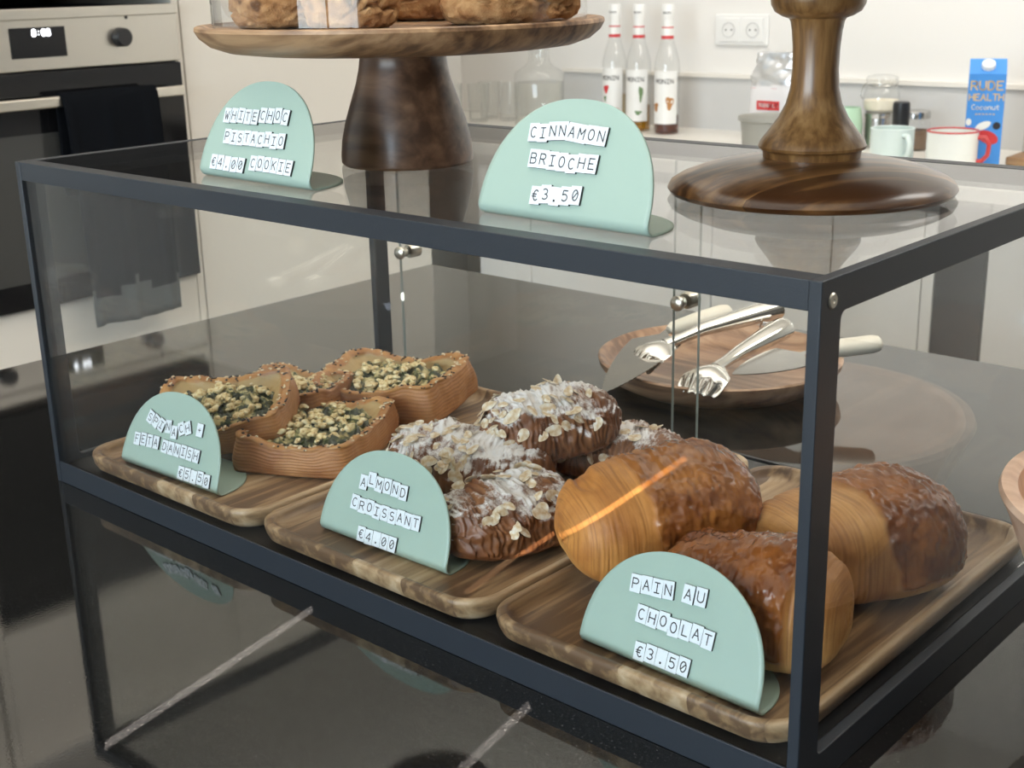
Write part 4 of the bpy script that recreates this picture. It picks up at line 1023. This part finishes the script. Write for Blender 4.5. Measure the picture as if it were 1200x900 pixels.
cf = empty('glass_carafe', (-1.549, 2.52, .0004)); tag(cf, 'clear glass carafe with stopper, half full of water, on the back worktop', 'carafe')
MB().lathe([(0, .0), (.074, 0), (.076, .004), (.076, .155), (.070, .168), (.045, .182), (.033, .195), (.030, .225), (.033, .235)], 56).build('glass_body', M['thin'], cf)
MB().lathe([(0, .003), (.0735, .003), (.0735, .135), (0, .135)], 48).build('water', M['water'], cf)
MB().lathe([(0, .195), (.020, .197), (.026, .236), (.026, .240), (.014, .244), (.022, .262), (.016, .276), (0, .28)], 32).build('stopper', M['thin'], cf)
def tumbler(x, y, label):
    r = MB().lathe([(0, .006), (.028, .006), (.0335, .118), (.0350, .118), (.0305, .001), (.029, 0), (0, 0)], 36).build('drinking_glass', M['thin']); r.location = (x, y, .0004)
    tag(r, label, 'glass', 'drinking glasses in the kitchen corner')
for x, y, lb in ((-1.905, 2.50, 'drinking glass nearest the cake stand leg in the far corner'), (-1.830, 2.545, 'drinking glass beside the carafe on the back worktop'), (-1.860, 2.63, 'drinking glass standing behind the front pair in the corner'), (-1.765, 2.62, 'drinking glass at the back right of the corner group')): tumbler(x, y, lb)

# coffee bag standing in a grey tub
tb_ = MB().lathe([(0, 0), (.066, 0), (.070, .004), (.076, .070), (.083, .074), (.083, .084), (.079, .084), (.074, .078), (.068, .010), (0, .010)], 56).build('storage_tub', M['greytub']); tb_.location = (-.695, 2.45, .0004)
tag(tb_, 'grey tub with a rim in front of the white foil bag', 'tub')
bgx = empty('foil_bag', (-.765, 2.60, .0004)); tag(bgx, 'white and silver foil bag with red label behind the grey tub', 'bag')
V, Fc = [], []; nu, nv = 48, 40
for i in range(nv + 1):
    f_ = i / nv; z = .235 * f_
    tx, ty = .072 + .006 * math.sin(f_ * 5), .036 * (1 - ssm(.55, 1, f_) * .75) + .002
    for j in range(nu):
        a = 2 * PI * j / nu; x, y = tx * sgp(math.cos(a), .6), ty * sgp(math.sin(a), .6)
        k_ = ssm(.55, .8, f_); cr = .009 * k_ * fbm(Vector((x, y, z)), 40, 3)
        V.append((x + cr + .012 * ssm(.7, 1, f_) * (1 if x < 0 else -.4), y + cr * 1.2 - .008 * ssm(.6, .75, f_), z + cr * .6))
Fc = grid_faces(nv + 1, nu) + [tuple(range(nu))[::-1], tuple(range(nv * nu, nv * nu + nu))]
bo = from_data('pouch', V, Fc, [M['bag'], M['foil']], bgx, sharp=60)
for pl in bo.data.polygons:
    if pl.center.z > .150: pl.material_index = 1
lb = MB().box(-.040, .030, -.0400, -.0392, .085, .109, .0002).build('red_label', M['red'], bgx)
lettering('TRENDOLO', .0062, .0016, M['white'], lb, RXM((-.005, -.0404, .097), PI / 2), adv=1.2)
for x, tx_ in ((-.052, '---'), (.012, '---')): lettering(tx_, .004, .0012, M['red'], bgx, RXM((x, -.0400, .142), PI / 2))

cu = MB().lathe([(0, 0), (.020, 0), (.024, .003), (.034, .030), (.036, .055), (.032, .090), (.029, .104), (.027, .104), (.030, .086), (.033, .055), (.03, .03), (0, .008)], 44).build('ceramic_cup', M['mint']); cu.location = (-.528, 2.56, .0004)
tag(cu, 'mint green ceramic cup peeping past the slim stem', 'cup')
# clip-top jar on a metal tin
mt_ = empty('metal_tin', (-.475, 2.62, .0004)); tag(mt_, 'ribbed metal tin under the clip-top jar', 'tin')
q = MB(); n = 72
pf = [(0, 0), (.034, 0), (.036, .003)] + [(.036 + (.0010 if i % 2 else 0), .006 + .068 * i / 14) for i in range(15)] + [(.0365, .078), (0, .078)]
q.lathe(pf, n); q.build('body', M['steel'], mt_)
MB().lathe([(0, .078), (.0375, .078), (.038, .080), (.038, .088), (.036, .090), (0, .090)], 48).build('lid', M['steel'], mt_)
cj = empty('clip_top_jar', (-.470, 2.62, .0910)); tag(cj, 'clip-top glass jar of pale flour standing on the ribbed tin', 'jar')
MB().lathe([(0, 0), (.036, 0), (.043, .005), (.046, .022), (.045, .045), (.040, .058), (.037, .064), (.037, .074)], 48).build('glass_body', M['thin'], cj)
MB().lathe([(0, .003), (.036, .003), (.0425, .008), (.044, .022), (.043, .030), (0, .034)], 40).build('flour', M['flour'], cj)
MB().lathe([(.038, .076), (.041, .078), (.041, .086), (.036, .090), (.02, .094), (0, .094)], 48).build('lid', M['thin'], cj)
q = MB(); q.tube([(.039 * math.cos(a), .039 * math.sin(a), .068) for a in [2 * PI * i / 40 for i in range(41)]], .0011, 8); q.tube([(-.040, -.005, .072), (-.050, -.008, .060), (-.054, -.01, .040), (-.046, -.01, .030)], .0013, 8); q.tube([(.040, -.005, .086), (.047, -.005, .074), (.040, -.005, .066)], .0013, 8)
q.build('wire_clip', M['steel'], cj)
lj = empty('lidded_jar', (-.372, 2.62, .0004)); tag(lj, 'small glass jar with a steel screw lid right of the clip-top jar', 'jar')
MB().lathe([(0, 0), (.033, 0), (.036, .004), (.036, .066), (.032, .074), (.032, .080)], 40).build('glass_body', M['thin'], lj)
MB().lathe([(0, .003), (.034, .003), (.034, .050), (0, .050)], 36).build('contents', mat('brown_spice', (.20, .13, .08), .8), lj)
MB().lathe([(0, .099), (.030, .099), (.034, .097), (.036, .090), (.036, .080), (.033, .079), (0, .079)], 44).build('lid', M['steel'], lj)
def mug(x, y, R_, h_, rz, label, body, rim, hand):
    r = empty('mug', (x, y, .0004), rz); tag(r, label, 'mug')
    MB().lathe([(0, 0), (R_ - .006, 0), (R_ - .002, .004), (R_, .012), (R_, h_ - .004), (R_ - .0022, h_ - .004), (R_ - .0026, .010), (0, .007)], 56).build('body', body, r)
    q = MB(); q.tube([((R_ - .001) * math.cos(a), (R_ - .001) * math.sin(a), h_ - .003) for a in [2 * PI * i / 56 for i in range(57)]], .0022, 8); q.build('rim', rim, r)
    q = MB(); q.tube([(R_ - .002, 0, h_ * .82), (R_ + .014, 0, h_ * .84), (R_ + .024, 0, h_ * .66), (R_ + .022, 0, h_ * .42), (R_ + .010, 0, h_ * .27), (R_ - .002, 0, h_ * .26)], .0052, 12, flat=1.3, upv=(0, 1, 0)); q.build('handle', hand, r)
mug(-.298, 2.34, .050, .088, math.radians(-32), 'pale mint mug in front of the jars on the back worktop', M['palemug'], M['palemug'], M['palemug'])
mug(-.142, 2.32, .0565, .094, math.radians(12), 'white enamel mug with red rim in front of the blue carton', M['enamel'], M['redenamel'], M['redenamel'])
gr = MB().lathe([(0, 0), (.0175, 0), (.019, .003), (.019, .050), (.0175, .054), (.0175, .060), (.019, .064), (.0205, .120), (.0195, .134), (.017, .1365), (0, .1365)], 40).build('pepper_grinder', M['blackplastic']); gr.location = (-.332, 2.45, .0004)
tag(gr, 'black cylindrical pepper grinder behind the pale mint mug', 'grinder')

# blue drink carton
ct = empty('drink_carton', (-.118, 2.43, .0004), math.radians(24)); tag(ct, 'blue RUDE HEALTH coconut drink carton behind the red rimmed mug', 'carton')
hw_, dp_ = .0400, .0300
q = MB(); bm = q.bm
bt = [(-hw_, -dp_), (hw_, -dp_), (hw_, dp_), (-hw_, dp_)]
v0 = [bm.verts.new((a, b_, 0)) for a, b_ in bt]; v1 = [bm.verts.new((a, b_, .212)) for a, b_ in bt]
v2 = [bm.verts.new((-hw_, dp_ - .020, .242)), bm.verts.new((hw_, dp_ - .020, .242)), bm.verts.new((hw_, dp_, .242)), bm.verts.new((-hw_, dp_, .242))]
bm.faces.new(v0)
for a, b_ in ((v0, v1), (v1, v2)):
    for i in range(4): j = (i + 1) % 4; bm.faces.new((a[i], a[j], b_[j], b_[i]))
bm.faces.new(v2)
q.build('carton_body', M['blue'], ct)
q = MB(); q.lathe([(0, .012), (.013, .012), (.015, .010), (.0155, 0), (0, 0)], 32); cp_ = q.build('screw_cap', M['white'], ct); cp_.matrix_local = RXM((0, -.010, .226), math.radians(37))
for tx_, sz, wd, z, mt, ad in (('RUDE', .0135, .0031, .186, M['gold'], 1.36), ('HEALTH', .0100, .0024, .160, M['gold'], 1.28), ('Coconut', .0076, .0018, .138, M['white'], 1.15), ('------', .0050, .0022, .122, M['gold'], 1.5)):
    lettering(tx_, sz, wd, mt, ct, RXM((0, -dp_ - .0006, z), PI / 2), adv=ad)
def flat_blob(x, z, rx_, rz_, mt, tilt, nm):
    n = 20; V = [(0, 0, 0)] + [(rx_ * math.cos(2 * PI * i / n), rz_ * math.sin(2 * PI * i / n), 0) for i in range(n)]
    o = from_data(nm, V, [(0, i + 1, (i + 1) % n + 1) for i in range(n)], mt, ct, smooth=False); o.matrix_local = RXM((x, -dp_ - .0007, z), PI / 2) @ Matrix.Rotation(tilt, 4, 'Z')
flat_blob(-.002, .096, .018, .0085, M['enamel'], .45, 'coconut_print'); flat_blob(-.034, .104, .006, .008, M['enamel'], 0, 'coconut_print'); flat_blob(.027, .096, .0085, .0085, M['ink'], 0, 'round_badge'); flat_blob(.010, .070, .024, .014, M['red'], -.4, 'red_print')

bd = MB().box(-.13, .17, -.085, .085, 0, .020, .004).build('chopping_board', M['board']); bd.location = (.05, 2.56, .0004); bd.rotation_euler.z = .05
tag(bd, 'oak chopping board carrying the canister at the right end of the back worktop', 'chopping board')
cn = empty('steel_canister', (-.045, 2.58, .0206)); tag(cn, 'steel canister with ridged lid right of the blue carton', 'canister')
MB().lathe([(0, 0), (.031, 0), (.033, .003), (.033, .112), (0, .112)], 44).build('body', mat('dull_steel', (.50, .50, .49), .38, 1), cn)
MB().lathe([(0, .112), (.0335, .112), (.0350, .114), (.0350, .120), (.0338, .122), (.0350, .124), (.0350, .132), (.0325, .134), (0, .134)], 44).build('lid', M['steel'], cn)
uh = empty('utensil_holder', (.045, 2.56, .0206)); tag(uh, 'grey cup holding utensils on the chopping board', 'utensil holder')
MB().lathe([(0, 0), (.030, 0), (.034, .004), (.038, .100), (.0355, .100), (.031, .006), (0, .006)], 44).build('cup', M['splash'], uh)
for k_, (dx, dy, tx_, ty_, h_) in enumerate(((-.012, 0, -.052, .01, .19), (.010, .008, -.018, .03, .20), (.004, -.012, .03, -.01, .18))):
    q = MB(); q.tube([(dx, dy, .010), ((dx + tx_) / 2, (dy + ty_) / 2, .1), (tx_, ty_, h_)], [.003, .0035, .0055], 12, flat=.6)
    o = q.build('whisk' if False else 'teaspoon', M['steel']); o.location = (.045, 2.56, .0206)
    tag(o, ['teaspoon leaning toward the blue carton in the grey cup', 'tallest teaspoon upright in the grey cup', 'teaspoon leaning away from the carton in the grey cup'][k_], 'spoon', 'spoons in the grey cup')
